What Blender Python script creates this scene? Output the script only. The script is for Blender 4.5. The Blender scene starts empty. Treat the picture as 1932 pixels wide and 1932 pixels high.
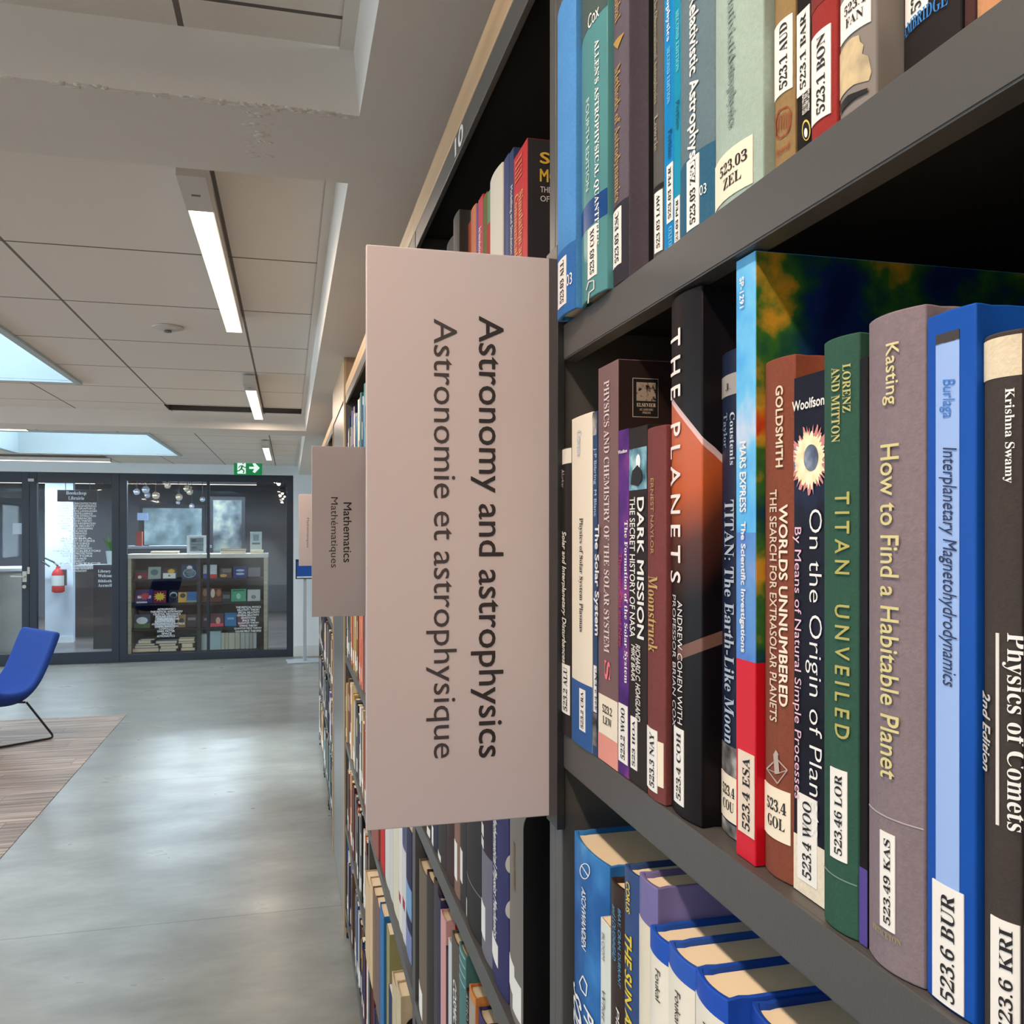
import bpy, bmesh, math, random
from mathutils import Vector, Matrix
SC = bpy.context.scene
COL = SC.collection
# ------------------------------------------------------------------ camera, world, sun, exposure
CZ = 1.53                      # eye height
YAW = math.radians(14.12)
SN, CS = math.sin(YAW), math.cos(YAW)
F = 1670.0
cam = bpy.data.cameras.new('camera'); cam.lens = 36*F/1932; cam.sensor_width = 36
cam.shift_y = 32/1932; cam.clip_start = .01
camo = bpy.data.objects.new('camera', cam); COL.objects.link(camo)
camo.location = (0, 0, CZ); camo.rotation_euler = (math.pi/2, 0, -YAW)
SC.camera = camo
W = bpy.data.worlds.new('sky'); SC.world = W; W.use_nodes = True
bg = W.node_tree.nodes['Background']
bg.inputs[0].default_value = (.70, .87, 1.0, 1); bg.inputs[1].default_value = 5.2
sun = bpy.data.lights.new('sun', 'SUN'); sun.energy = 5.8; sun.angle = math.radians(9); sun.color = (.86, .95, 1)
suno = bpy.data.objects.new('sun', sun); COL.objects.link(suno); suno.location = (-3, 12, 6)
suno.rotation_euler = Vector((.6, -.92, -1)).to_track_quat('-Z', 'Y').to_euler()
SC.view_settings.view_transform = 'Standard'; SC.view_settings.look = 'None'
SC.view_settings.gamma = 1; SC.view_settings.use_curve_mapping = False
SC.view_settings.exposure = 0.47
LAMP_W = 9.2
LAMP_C = (1, .79, .62)
SC.cycles.max_bounces = 6; SC.cycles.diffuse_bounces = 4; SC.cycles.glossy_bounces = 3
SC.cycles.transparent_max_bounces = 12; SC.cycles.sample_clamp_indirect = 4
SC.cycles.use_denoising = True

# ------------------------------------------------------------------ where a measured point lies
K = F/CS; VX, VY = 546.0, 998.0
def zf_x(px, X): return K*X/(px-VX)
def Yof(px, X): return (zf_x(px, X)-SN*X)/CS
def Xof(px, Y):
    d = px-VX
    return d*CS*Y/(K-SN*d)
def zfo(X, Y): return SN*X+CS*Y
def Zof(py, zf): return CZ+(VY-py)*zf/F
def at(px, py, Y):
    X = Xof(px, Y); return X, Zof(py, zfo(X, Y))
def lin(c):
    c = c/255.0
    return c/12.92 if c <= .04045 else ((c+.055)/1.055)**2.4
def rgb(t): return (lin(t[0]), lin(t[1]), lin(t[2]), 1)

# ------------------------------------------------------------------ materials
MC = {}
def nodes(name):
    m = bpy.data.materials.new(name); m.use_nodes = True
    nt = m.node_tree; p = nt.nodes['Principled BSDF']
    return m, nt, p
def coords(nt): return nt.nodes.new('ShaderNodeTexCoord').outputs['Object']
def noise(nt, scale, detail=3, vec=None):
    n = nt.nodes.new('ShaderNodeTexNoise'); n.inputs['Scale'].default_value = scale; n.inputs['Detail'].default_value = detail
    nt.links.new(vec if vec is not None else coords(nt), n.inputs['Vector']); return n.outputs['Fac']
def ramp(nt, fac, stops, interp='LINEAR'):
    r = nt.nodes.new('ShaderNodeValToRGB'); r.color_ramp.interpolation = interp
    el = r.color_ramp.elements
    while len(el) < len(stops): el.new(.5)
    for e, (p, c) in zip(el, stops): e.position = p; e.color = c
    nt.links.new(fac, r.inputs[0]); return r.outputs[0]
def math_(nt, op, a, b=None, c=None):
    n = nt.nodes.new('ShaderNodeMath'); n.operation = op
    for i, v in enumerate((a, b, c)):
        if v is None: continue
        if isinstance(v, (int, float)): n.inputs[i].default_value = v
        else: nt.links.new(v, n.inputs[i])
    return n.outputs[0]
def mixc(nt, fac, a, b):
    n = nt.nodes.new('ShaderNodeMix'); n.data_type = 'RGBA'
    for i, v in ((0, fac), (6, a), (7, b)):
        if isinstance(v, (int, float)): n.inputs[i].default_value = v
        elif isinstance(v, tuple): n.inputs[i].default_value = v
        else: nt.links.new(v, n.inputs[i])
    return n.outputs[2]
def sep(nt, vec=None):
    s = nt.nodes.new('ShaderNodeSeparateXYZ'); nt.links.new(vec if vec is not None else coords(nt), s.inputs[0]); return s.outputs
def bump(nt, p, h, dist, strength=.4):
    b = nt.nodes.new('ShaderNodeBump'); b.inputs['Distance'].default_value = dist; b.inputs['Strength'].default_value = strength
    nt.links.new(h, b.inputs['Height']); nt.links.new(b.outputs[0], p.inputs['Normal'])
def M(col, fin='paper'):
    key = (tuple(col), fin)
    if key in MC: return MC[key]
    m, nt, p = nodes('%s_%d_%d_%d' % ((fin,)+tuple(int(v) for v in col)))
    c = rgb(col)
    R = dict(paper=.6, cloth=.85, gloss=.36, metal=.42, wall=.9, ink=.7, plastic=.4, foil=.35, matte=.95)[fin]
    p.inputs['Roughness'].default_value = R
    p.inputs['Base Color'].default_value = c
    if fin in ('paper', 'cloth', 'ink'): p.inputs['Specular IOR Level'].default_value = .25
    if fin == 'cloth':
        n = noise(nt, 420, 2); n2 = noise(nt, 30, 4)
        d = tuple(v*.72 for v in c[:3])+(1,); l = tuple(min(1, v*1.18+.006) for v in c[:3])+(1,)
        nt.links.new(mixc(nt, math_(nt, 'MULTIPLY_ADD', n, .6, math_(nt, 'MULTIPLY', n2, .4)), d, l), p.inputs['Base Color'])
        bump(nt, p, noise(nt, 900, 2), .0004, .5)
    elif fin == 'gloss':
        n2 = noise(nt, 18, 4)
        d = tuple(v*.85 for v in c[:3])+(1,); l = tuple(min(1, v*1.12+.003) for v in c[:3])+(1,)
        nt.links.new(mixc(nt, n2, d, l), p.inputs['Base Color'])
        p.inputs['Specular IOR Level'].default_value = .09
    elif fin == 'metal':
        p.inputs['Specular IOR Level'].default_value = .5
        bump(nt, p, noise(nt, 700, 3), .0003, .35)
    elif fin == 'foil':
        p.inputs['Metallic'].default_value = .35
    elif fin == 'wall':
        n = noise(nt, 6, 5)
        nt.links.new(mixc(nt, n, tuple(v*.93 for v in c[:3])+(1,), c), p.inputs['Base Color'])
        bump(nt, p, noise(nt, 40, 5), .002, .25)
    MC[key] = m; return m
def emit(col, s, name='glow'):
    key = (tuple(col), s)
    if key in MC: return MC[key]
    m, nt, p = nodes(name)
    p.inputs['Base Color'].default_value = tuple(v*.45 for v in rgb(col)[:3])+(1,)
    p.inputs['Emission Color'].default_value = rgb(col); p.inputs['Emission Strength'].default_value = s
    MC[key] = m; return m
def glass_mat():
    m = bpy.data.materials.new('pane_glass'); m.use_nodes = True; nt = m.node_tree
    nt.nodes.remove(nt.nodes['Principled BSDF']); out = nt.nodes['Material Output']
    t = nt.nodes.new('ShaderNodeBsdfTransparent'); t.inputs[0].default_value = (.93, .955, .965, 1)
    g = nt.nodes.new('ShaderNodeBsdfGlossy'); g.inputs['Roughness'].default_value = .02
    fr = nt.nodes.new('ShaderNodeLayerWeight'); fr.inputs[0].default_value = .5
    mx = nt.nodes.new('ShaderNodeMixShader')
    nt.links.new(math_(nt, 'MULTIPLY_ADD', math_(nt, 'POWER', fr.outputs[1], 4.0), .8, .045), mx.inputs[0])
    nt.links.new(t.outputs[0], mx.inputs[1]); nt.links.new(g.outputs[0], mx.inputs[2]); nt.links.new(mx.outputs[0], out.inputs[0])
    return m
GLASS = glass_mat()
def wood_mat(c1, c2, along='X', rough=.45, scale=1.0, planks=None, coat=0):
    m, nt, p = nodes('wood'); s = sep(nt)
    cm = nt.nodes.new('ShaderNodeCombineXYZ')
    f = {'X': (1.2, 22, 22), 'Y': (22, 1.2, 22), 'Z': (22, 22, 1.2)}[along]
    if planks:
        wy, ln = planks
        row = math_(nt, 'FLOOR', math_(nt, 'DIVIDE', s[1], wy))
        off = math_(nt, 'MULTIPLY', math_(nt, 'FRACT', math_(nt, 'MULTIPLY', row, .37)), ln)
        xx = math_(nt, 'DIVIDE', math_(nt, 'ADD', s[0], off), ln)
        cell = math_(nt, 'ADD', math_(nt, 'MULTIPLY', row, 7.31), math_(nt, 'MULTIPLY', math_(nt, 'FLOOR', xx), 3.17))
        wn = nt.nodes.new('ShaderNodeTexWhiteNoise'); wn.noise_dimensions = '1D'; nt.links.new(cell, wn.inputs['W'])
        nt.links.new(math_(nt, 'MULTIPLY_ADD', s[0], f[0], math_(nt, 'MULTIPLY', wn.outputs[0], 40)), cm.inputs[0])
    else:
        nt.links.new(math_(nt, 'MULTIPLY', s[0], f[0]*scale), cm.inputs[0])
    nt.links.new(math_(nt, 'MULTIPLY', s[1], f[1]*scale), cm.inputs[1]); nt.links.new(math_(nt, 'MULTIPLY', s[2], f[2]*scale), cm.inputs[2])
    n = noise(nt, 1.6, 6, cm.outputs[0])
    col = ramp(nt, n, [(.3, rgb(c1)), (.65, rgb(c2))])
    if planks:
        fy = math_(nt, 'FRACT', math_(nt, 'DIVIDE', s[1], wy)); fx = math_(nt, 'FRACT', xx)
        g = math_(nt, 'MAXIMUM', math_(nt, 'LESS_THAN', fy, .018), math_(nt, 'LESS_THAN', fx, .003))
        tone = mixc(nt, math_(nt, 'MULTIPLY', wn.outputs[0], .45), col, tuple(v*.6 for v in rgb(c1)[:3])+(1,))
        col = mixc(nt, math_(nt, 'MULTIPLY', g, .6), tone, tuple(v*.35 for v in rgb(c1)[:3])+(1,))
    nt.links.new(col, p.inputs['Base Color']); p.inputs['Roughness'].default_value = rough
    p.inputs['Coat Weight'].default_value = coat; p.inputs['Coat Roughness'].default_value = .06
    return m
def floor_mat():
    m, nt, p = nodes('grey_linoleum'); s = sep(nt)
    cm = nt.nodes.new('ShaderNodeCombineXYZ')
    nt.links.new(math_(nt, 'MULTIPLY', s[0], 1.0), cm.inputs[0]); nt.links.new(math_(nt, 'MULTIPLY', s[1], 1.9), cm.inputs[1])
    n1 = noise(nt, 2.2, 8, cm.outputs[0]); n2 = noise(nt, 14, 4, cm.outputs[0])
    f = math_(nt, 'MULTIPLY_ADD', n1, .75, math_(nt, 'MULTIPLY', n2, .25))
    col = ramp(nt, f, [(.25, rgb((108, 107, 103))), (.5, rgb((130, 130, 124))), (.75, rgb((150, 149, 142)))])
    # welded seams between the rolls
    for ys in (3.66, 5.76):
        sl = math_(nt, 'ABSOLUTE', math_(nt, 'SUBTRACT', s[1], ys))
        col = mixc(nt, math_(nt, 'MULTIPLY', math_(nt, 'LESS_THAN', sl, .0035), .5), col, rgb((60, 60, 56)))
    nt.links.new(col, p.inputs['Base Color'])
    nt.links.new(ramp(nt, n1, [(.3, (.34,)*3+(1,)), (.7, (.27,)*3+(1,))]), p.inputs['Roughness'])
    return m
def tile_mat():
    m, nt, p = nodes('ceiling_tile'); s = sep(nt)
    gx = math_(nt, 'PINGPONG', math_(nt, 'SUBTRACT', s[0], -.158), .2845)
    gy = math_(nt, 'PINGPONG', math_(nt, 'SUBTRACT', s[1], 2.573), .311)
    lx = math_(nt, 'LESS_THAN', gx, .0045); ly = math_(nt, 'LESS_THAN', gy, .0045)
    base = mixc(nt, noise(nt, 130, 3), rgb((230, 222, 212)), rgb((238, 230, 221)))
    tx = mixc(nt, lx, base, rgb((120, 112, 104)))
    nt.links.new(mixc(nt, ly, tx, rgb((105, 98, 92))), p.inputs['Base Color']); p.inputs['Roughness'].default_value = .95
    return m
STEEL = M((76, 74, 72), 'metal')
STEEL_SHADE = M((12, 12, 12), 'matte')  # same steel, with the shade inside the cases put into its colour
BLACK = M((14, 13, 14), 'matte')
PLASTER = M((232, 226, 218), 'wall')
PAGES = M((244, 224, 190), 'paper')
WHITE_L = M((236, 229, 220), 'paper')
CREAM_L = M((238, 222, 196), 'paper')
INK = M((38, 36, 38), 'ink')
OAK = wood_mat((172, 140, 104), (196, 166, 128), 'Y', .45)

# ------------------------------------------------------------------ mesh helpers
def box(bm, x0, x1, y0, y1, z0, z1, mi=0):
    v = [bm.verts.new((x, y, z)) for x in (x0, x1) for y in (y0, y1) for z in (z0, z1)]
    for q in ((0, 1, 3, 2), (4, 6, 7, 5), (0, 4, 5, 1), (2, 3, 7, 6), (0, 2, 6, 4), (1, 5, 7, 3)):
        f = bm.faces.new([v[i] for i in q]); f.material_index = mi
def quad(bm, pts, mi=0):
    f = bm.faces.new([bm.verts.new(p) for p in pts]); f.material_index = mi; return f
def tube(bm, pts, r, n=10, cap=True):
    rings = []
    pts = [Vector(p) for p in pts]
    up = Vector((0.13, .21, 1)).normalized()
    for i, p in enumerate(pts):
        d = (pts[min(i+1, len(pts)-1)]-pts[max(i-1, 0)]).normalized()
        u = d.cross(up)
        if u.length < .05: u = d.cross(Vector((1, .3, 0)))
        u.normalize(); w = d.cross(u)
        rr = r[i] if isinstance(r, (list, tuple)) else r
        rings.append([bm.verts.new(p+(u*math.cos(a)+w*math.sin(a))*rr) for a in [2*math.pi*k/n for k in range(n)]])
    for a, b in zip(rings, rings[1:]):
        for k in range(n): bm.faces.new((a[k], a[(k+1) % n], b[(k+1) % n], b[k]))
    if cap:
        bm.faces.new(rings[0][::-1]); bm.faces.new(rings[-1])
def lathe(bm, prof, c, n=20):
    rings = [[bm.verts.new((c[0]+r*math.cos(2*math.pi*k/n), c[1]+r*math.sin(2*math.pi*k/n), c[2]+z)) for k in range(n)] for r, z in prof]
    for a, b in zip(rings, rings[1:]):
        for k in range(n): bm.faces.new((a[k], a[(k+1) % n], b[(k+1) % n], b[k]))
    bm.faces.new(rings[0][::-1]); bm.faces.new(rings[-1])
def sphere(bm, c, r, seg=14):
    bmesh.ops.create_uvsphere(bm, u_segments=seg, v_segments=max(6, seg//2+1), radius=r, matrix=Matrix.Translation(c))
def obj(name, bm, mats, parent=None, bev=0, smooth=30, loc=None):
    me = bpy.data.meshes.new(name)
    bmesh.ops.recalc_face_normals(bm, faces=bm.faces[:])
    bm.to_mesh(me); bm.free()
    for m in (mats if isinstance(mats, (list, tuple)) else [mats]): me.materials.append(m)
    if smooth:
        for p in me.polygons: p.use_smooth = True
        me.set_sharp_from_angle(angle=math.radians(smooth))
    o = bpy.data.objects.new(name, me); COL.objects.link(o)
    if parent is not None: o.parent = parent
    if loc: o.location = loc
    if bev:
        b = o.modifiers.new('bevel', 'BEVEL'); b.width = bev; b.segments = 2; b.limit_method = 'ANGLE'; b.angle_limit = math.radians(40)
        b.harden_normals = False
    return o
def boxobj(name, dims, mats, parent=None, bev=0, loc=None):
    bm = bmesh.new(); box(bm, *dims); return obj(name, bm, mats, parent, bev, 30, loc)
def tag(o, label, cat, group=None):
    o['label'] = label; o['category'] = cat
    if group: o['group'] = group
    return o
def thing(name, label, cat, loc=(0, 0, 0), rz=0, group=None):
    o = bpy.data.objects.new(name, None); COL.objects.link(o); o.location = loc; o.rotation_euler = (0, 0, rz)
    o.empty_display_size = .05
    return tag(o, label, cat, group)
def struct(o):
    o['kind'] = 'structure'; return o

# ------------------------------------------------------------------ lettering
TCACHE = {}
def serif(s):
    o = ''
    for ch in s:
        if 'A' <= ch <= 'Z': o += chr(0x1D400+ord(ch)-65)
        elif 'a' <= ch <= 'z': o += chr(0x1D41A+ord(ch)-97)
        elif '0' <= ch <= '9': o += chr(0x1D7CE+ord(ch)-48)
        else: o += ch
    return o
def text_data(s, style):
    key = (s, style)
    if key in TCACHE: return TCACHE[key]
    c = bpy.data.curves.new('lettering', 'FONT'); c.size = 1; c.resolution_u = 3; c.fill_mode = 'FRONT'
    c.body = serif(s) if style.startswith('serif') else s
    c.align_x = 'CENTER'
    c.offset = {'sans': 0, 'sansb': 0, 'semib': 0, 'thin': -.008, 'serif': .0, 'serifb': 0, 'ital': 0, 'italb': 0, 'wide': 0}[style]
    if style.startswith('ital'): c.shear = .22
    if style == 'wide': c.space_character = 1.5
    o = bpy.data.objects.new('lettering', c)
    me = bpy.data.meshes.new_from_object(o)
    vs = [(v.co.x, v.co.y) for v in me.vertices]; fs = [tuple(p.vertices) for p in me.polygons]
    bpy.data.objects.remove(o); bpy.data.meshes.remove(me); bpy.data.curves.remove(c)
    bo = {'sansb': .024, 'semib': .008, 'italb': .02, 'wide': .012}.get(style, 0)
    if bo:
        n = len(vs); base = vs; fb = fs; vs = []; fs = []
        for k, (dx, dy) in enumerate(((-bo, 0), (bo, 0), (0, bo), (0, -bo))):
            vs += [(x+dx, y+dy) for x, y in base]; fs += [tuple(i+k*n for i in f) for f in fb]
    x0 = min(v[0] for v in vs); x1 = max(v[0] for v in vs); y0 = min(v[1] for v in vs); y1 = max(v[1] for v in vs)
    nl = len(vs)//4 if bo else len(vs)
    vs = [((v[0]-x0)/(x1-x0), (v[1]-y0)/(y1-y0), i//nl) for i, v in enumerate(vs)]
    TCACHE[key] = (vs, fs, (x1-x0)/(y1-y0)); return TCACHE[key]
def letter(name, s, style, mat, parent, fn, cut=None):
    vs, fs, asp = text_data(s, style)
    bm = bmesh.new()
    bv = [bm.verts.new((u, v, k)) for u, v, k in vs]
    for f in fs:
        try: bm.faces.new([bv[i] for i in f])
        except ValueError: pass
    if cut is not None:
        no = (1, 0, 0) if cut == 'u' else (0, 1, 0)
        for k in range(1, 7):
            bmesh.ops.bisect_plane(bm, geom=bm.verts[:]+bm.edges[:]+bm.faces[:], plane_co=(k/7, k/7, 0), plane_no=no, dist=1e-6)
    for v in bm.verts:
        u, w, k = v.co; p = fn(u, w)
        if k > .5:                                   # overprinted strokes lie a hair above each other
            n = (fn(u+.01, w)-p).cross(fn(u, w+.01)-p); n.normalize()
            if n.x+n.y > 0: n = -n
            p = p+n*(k*4e-5)
        v.co = p
    me = bpy.data.meshes.new(name); bm.to_mesh(me); bm.free(); me.materials.append(mat)
    o = bpy.data.objects.new(name, me); COL.objects.link(o); o.parent = parent
    return o

# ------------------------------------------------------------------ room shell
SOFF, TILE = CZ+.65, CZ+.755
YW = 10.92
XL, XR, YB, YE = -6.5, .62, -3.2, 17.0
bm = bmesh.new(); box(bm, XL, 3.5, YB, YE, -.1, 0)
struct(obj('floor', bm, floor_mat(), smooth=0))
bm = bmesh.new(); box(bm, XL, -1.30, YB, 7.85, 0, .003)
struct(obj('floor', bm, wood_mat((88, 68, 58), (186, 160, 140), 'X', .5, planks=(.165, 1.3)), smooth=0))
# ceiling: tiles in the recesses, plastered beams and soffit, open skylight wells
SKY = [(-2.2, -1.065, 2.0, 4.91), (-2.57, -1.095, 7.49, 9.56), (-5.6, -4.1, 2.84, 4.91), (-5.6, -4.1, 7.49, 9.56), (-2.57, -1.065, -2.2, -.2)]
bm = bmesh.new()
XS = .076
ytiles = [(YB, 1.41), (1.69, 5.72), (5.98, 6.03), (6.36, YW)]
def tiles_with_holes(y0, y1, x0, x1):
    ys = sorted({y0, y1} | {v for s in SKY for v in s[2:] if y0 < v < y1}); xs = sorted({x0, x1} | {v for s in SKY for v in s[:2] if x0 < v < x1})
    for a, b in zip(ys, ys[1:]):
        for c, d in zip(xs, xs[1:]):
            mx, my = (c+d)/2, (a+b)/2
            if any(s[0] < mx < s[1] and s[2] < my < s[3] for s in SKY): continue
            quad(bm, [(c, a, TILE), (d, a, TILE), (d, b, TILE), (c, b, TILE)], 0)
for a, b in ytiles: tiles_with_holes(a, b, XL, XS)
tiles_with_holes(5.72, 5.98, XL, -.74)
box(bm, -.74, XS, 5.72, 5.98, TILE+.12, TILE+.13, 4)
for (x0, x1, y0, y1) in ((-.745, -.74, 5.72, 5.98), (XS, XS+.005, 5.72, 5.98), (-.74, XS, 5.715, 5.72), (-.74, XS, 5.98, 5.985)):
    box(bm, x0, x1, y0, y1, TILE+.002, TILE+.13, 4)
for a, b in ((1.41, 1.69), (6.03, 6.36)): box(bm, XL, .107, a, b, SOFF, TILE+.2, 1)
for a, b in ytiles+[(5.72, 5.98)]:
    quad(bm, [(XS, a, TILE-.004), (.098, a, TILE-.004), (.098, b, TILE-.004), (XS, b, TILE-.004)], 1)
    quad(bm, [(.098, a, TILE-.004), (.107, a, SOFF), (.107, b, SOFF), (.098, b, TILE-.004)], 1)
quad(bm, [(.107, YB, SOFF), (3.5, YB, SOFF), (3.5, YW, SOFF), (.107, YW, SOFF)], 1)
box(bm, XL, 3.5, YB, YE, TILE+.9, TILE+.95, 1) if False else None
for (x0, x1, y0, y1) in SKY:
    t = .06; H = .55
    for q in (((x0, y0), (x1, y0)), ((x1, y0), (x1, y1)), ((x1, y1), (x0, y1)), ((x0, y1), (x0, y0))):
        (ax, ay), (bx_, by_) = q
        quad(bm, [(ax, ay, TILE), (bx_, by_, TILE), (bx_, by_, TILE+H), (ax, ay, TILE+H)], 3)
    for (a0, a1, b0, b1) in ((x0-t, x0, y0-t, y1+t), (x1, x1+.03, y0-t, y1+t), (x0, x1, y0-t, y0), (x0, x1, y1, y1+.04)):
        box(bm, a0, a1, b0, b1, TILE-.012, TILE-.001, 3)
rr = random.Random(11)                                   # rough trowelled lumps along the beam's lower corner
for k in range(170):
    x = .09-abs(rr.gauss(0, .22)) if k < 130 else rr.uniform(-.07, -.03); y = 1.41+(rr.uniform(-.002, .012) if k < 130 else rr.uniform(.02, .2)); r0 = rr.uniform(.002, .007)
    res = bmesh.ops.create_icosphere(bm, subdivisions=1, radius=1, matrix=Matrix.Translation((x, y, SOFF+.0005))@Matrix.Diagonal((r0*rr.uniform(.8, 2.2), r0*.8, r0*.35, 1)))
    for v in res['verts']:
        for f in v.link_faces: f.material_index = 1
struct(obj('ceiling', bm, [tile_mat(), PLASTER, BLACK, M((192, 204, 208), 'wall'), M((96, 88, 84), 'wall')], smooth=0))
# skylight panes sit at the top of the wells
bm = bmesh.new()
for i, (x0, x1, y0, y1) in enumerate(SKY):
    box(bm, x0, x1, y0, y1, TILE+.55, TILE+.556)
struct(obj('window_2', bm, GLASS, smooth=0))
WY0, WY1, WZ0, WZ1 = -2.6, 9.6, .8, 2.15  # unseen window band added in the left wall for fill light
bm = bmesh.new(); box(bm, XL-.1, XL, YB, YE, 0, WZ0); box(bm, XL-.1, XL, YB, YE, WZ1, 3.0); box(bm, XL-.1, XL, YB, WY0, WZ0, WZ1); box(bm, XL-.1, XL, WY1, YE, WZ0, WZ1)
struct(obj('wall_left', bm, M((214, 208, 200), 'wall'), smooth=0))
bm = bmesh.new()
for k in range(9):
    y = WY0+(WY1-WY0)*k/8; box(bm, XL-.07, XL-.02, max(WY0, y-.03), min(WY1, y+.03), WZ0, WZ1)
box(bm, XL-.07, XL-.02, WY0, WY1, WZ0, WZ0+.05); box(bm, XL-.07, XL-.02, WY0, WY1, WZ1-.05, WZ1)
w3 = struct(obj('added_fill_window', bm, M((60, 62, 66), 'metal'), smooth=0))  # frame of the added fill-light window
bm = bmesh.new(); box(bm, XL-.05, XL-.045, WY0, WY1, WZ0, WZ1); obj('pane', bm, GLASS, w3, smooth=0)
def portal(loc, rot, sx, sy):
    li = bpy.data.lights.new('daylight_portal', 'AREA'); li.shape = 'RECTANGLE'; li.size = sx; li.size_y = sy; li.cycles.is_portal = True
    lo = bpy.data.objects.new('daylight_portal', li); COL.objects.link(lo); lo.location = loc; lo.rotation_euler = rot
portal((XL-.09, (WY0+WY1)/2, (WZ0+WZ1)/2), (0, -math.pi/2, 0), WZ1-WZ0, WY1-WY0)
for (x0, x1, y0, y1) in SKY: portal(((x0+x1)/2, (y0+y1)/2, TILE+.6), (0, 0, 0), x1-x0, y1-y0)
# unseen block added on the roof to keep direct sun off a skylight
bm = bmesh.new(); box(bm, XL, 3.5, 5.5, 6.2, TILE+.54, TILE+4.5); struct(obj('roof_sun_block', bm, M((170, 168, 164), 'wall'), smooth=0))
bm = bmesh.new(); box(bm, XL, 3.5, YB-.1, YB, 0, 3.0); struct(obj('wall_back', bm, M((214, 208, 200), 'wall'), smooth=0))
bm = bmesh.new(); box(bm, XR, XR+.1, YB, YW, 0, SOFF); struct(obj('wall_right', bm, M((190, 184, 178), 'wall'), smooth=0))
# far wall: strip above the glazing, piece right of it
GX0, GX1 = -4.6, Xof(553.5, YW)
zGT = Zof(897, zfo(0, YW))
bm = bmesh.new()
box(bm, XL, 3.5, YW, YW+.12, zGT, TILE+.25); box(bm, GX1, 3.5, YW, YW+.12, 0, zGT); box(bm, XL, GX0, YW, YW+.12, 0, zGT)
struct(obj('wall_far', bm, M((232, 240, 246), 'wall'), smooth=0))
bm = bmesh.new(); box(bm, GX1+.002, XR, YW-.014, YW, 0, .13); struct(obj('baseboard_far', bm, M((214, 218, 220), 'paper'), bev=.003))
# roof over everything so that light enters by the wells only
bm = bmesh.new()
ys = sorted({YB, YE} | {v for s in SKY for v in s[2:]}); xs = sorted({XL, 3.5} | {v for s in SKY for v in s[:2]})
for a, b in zip(ys, ys[1:]):
    for c, d in zip(xs, xs[1:]):
        mx, my = (c+d)/2, (a+b)/2
        if any(s[0] < mx < s[1] and s[2] < my < s[3] for s in SKY): continue
        box(bm, c, d, a, b, TILE+.5, TILE+.54)
struct(obj('ceiling', bm, M((90, 90, 90), 'wall'), smooth=0))

# ------------------------------------------------------------------ bookcases
XF = .205          # front plane of shelves and uprights
XBK = .50
SH = [CZ+.157-.318*k if k else CZ+.157 for k in range(0, 6)]
SH = [CZ+.157, CZ-.157, CZ-.475, CZ-.793, CZ-1.111, CZ-1.43]
ZCAP0, ZCAP1 = CZ+.5017, CZ+.545
def bookcase(y0, y1, label, number=None, far_panel=True):
    r = thing('bookcase', label, 'bookcase', (XF, (y0+y1)/2, 0), 0, None)
    oy = (y0+y1)/2
    def L(x): return x-XF
    a, b = y0-oy, y1-oy; t = .0165
    for (p, q) in ((a, a+t), (b-t, b)):
        boxobj('side_panel', (0, L(XBK), p, q, .03, ZCAP0), STEEL, r, .0012)
    boxobj('back_panel', (L(XBK)-.004, L(XBK)-.001, a+t, b-t, .06, ZCAP0), STEEL_SHADE, r)
    for z in SH:
        bm = bmesh.new()
        box(bm, .05, L(XBK)-.005, a+t, b-t, z-.0035, z-.0031, 1)  # near-black sheet under the shelf, shade painted as colour
        box(bm, .002, L(XBK)-.005, a+t, b-t, z-.003, z)
        box(bm, 0, .002, a+t, b-t, z-.026, z)
        box(bm, .0005, .012, a+t, b-t, z-.027, z-.0245)
        obj('shelf', bm, [STEEL, STEEL_SHADE], r, .0009)
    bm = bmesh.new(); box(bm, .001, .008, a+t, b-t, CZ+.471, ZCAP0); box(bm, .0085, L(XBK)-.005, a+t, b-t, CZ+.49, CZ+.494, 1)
    obj('top_fascia', bm, [STEEL, STEEL_SHADE], r, .001)
    boxobj('wood_top', (.0004, L(XBK), a, b, ZCAP0+.0005, ZCAP1), OAK, r, .0015)
    boxobj('plinth', (.03, L(XBK)-.01, a+t, b-t, .0, SH[5]-.004), STEEL_SHADE, r)
    for p in (a+.03, b-.03):
        bm = bmesh.new(); lathe(bm, [(.016, 0), (.016, .012), (.008, .014), (.008, .03)], (.018, p, 0)); obj('foot', bm, BLACK, r)
    if number:
        s, px0, px1, py0, py1 = number
        def fn(u, v):
            X = XF+.0006; return Vector((.0006, Yof(px0+u*(px1-px0), X)-oy, CZ+.4745+v*.0245))
        letter('shelf_number', s, 'sansb', M((225, 222, 218), 'ink'), r, fn)
    return r
Y1, Y2, Y3, Y4 = .6735, 1.5, 2.376, 3.398
bookcase(-.22, Y1, 'dark grey steel bookcase nearest the camera, right of the large white sign')
bookcase(Y1, Y2, 'dark grey bookcase numbered 10 under its top, behind the large white sign', ('10', 858, 874, 243, 280))
bookcase(Y2, Y3, 'dark grey bookcase seen below the large sign, second behind it')
bookcase(Y3, Y4, 'dark grey bookcase seen left of the large sign, in front of the wooden pier')
Y5 = 4.31
bookcase(Y5, 4.955, 'distant dark grey bookcase just beyond the wooden pier')
bookcase(4.955, 5.605, 'distant dark grey bookcase, second beyond the wooden pier')
bookcase(5.605, 6.45, 'farthest dark grey bookcase, at the end of the row')
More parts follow.
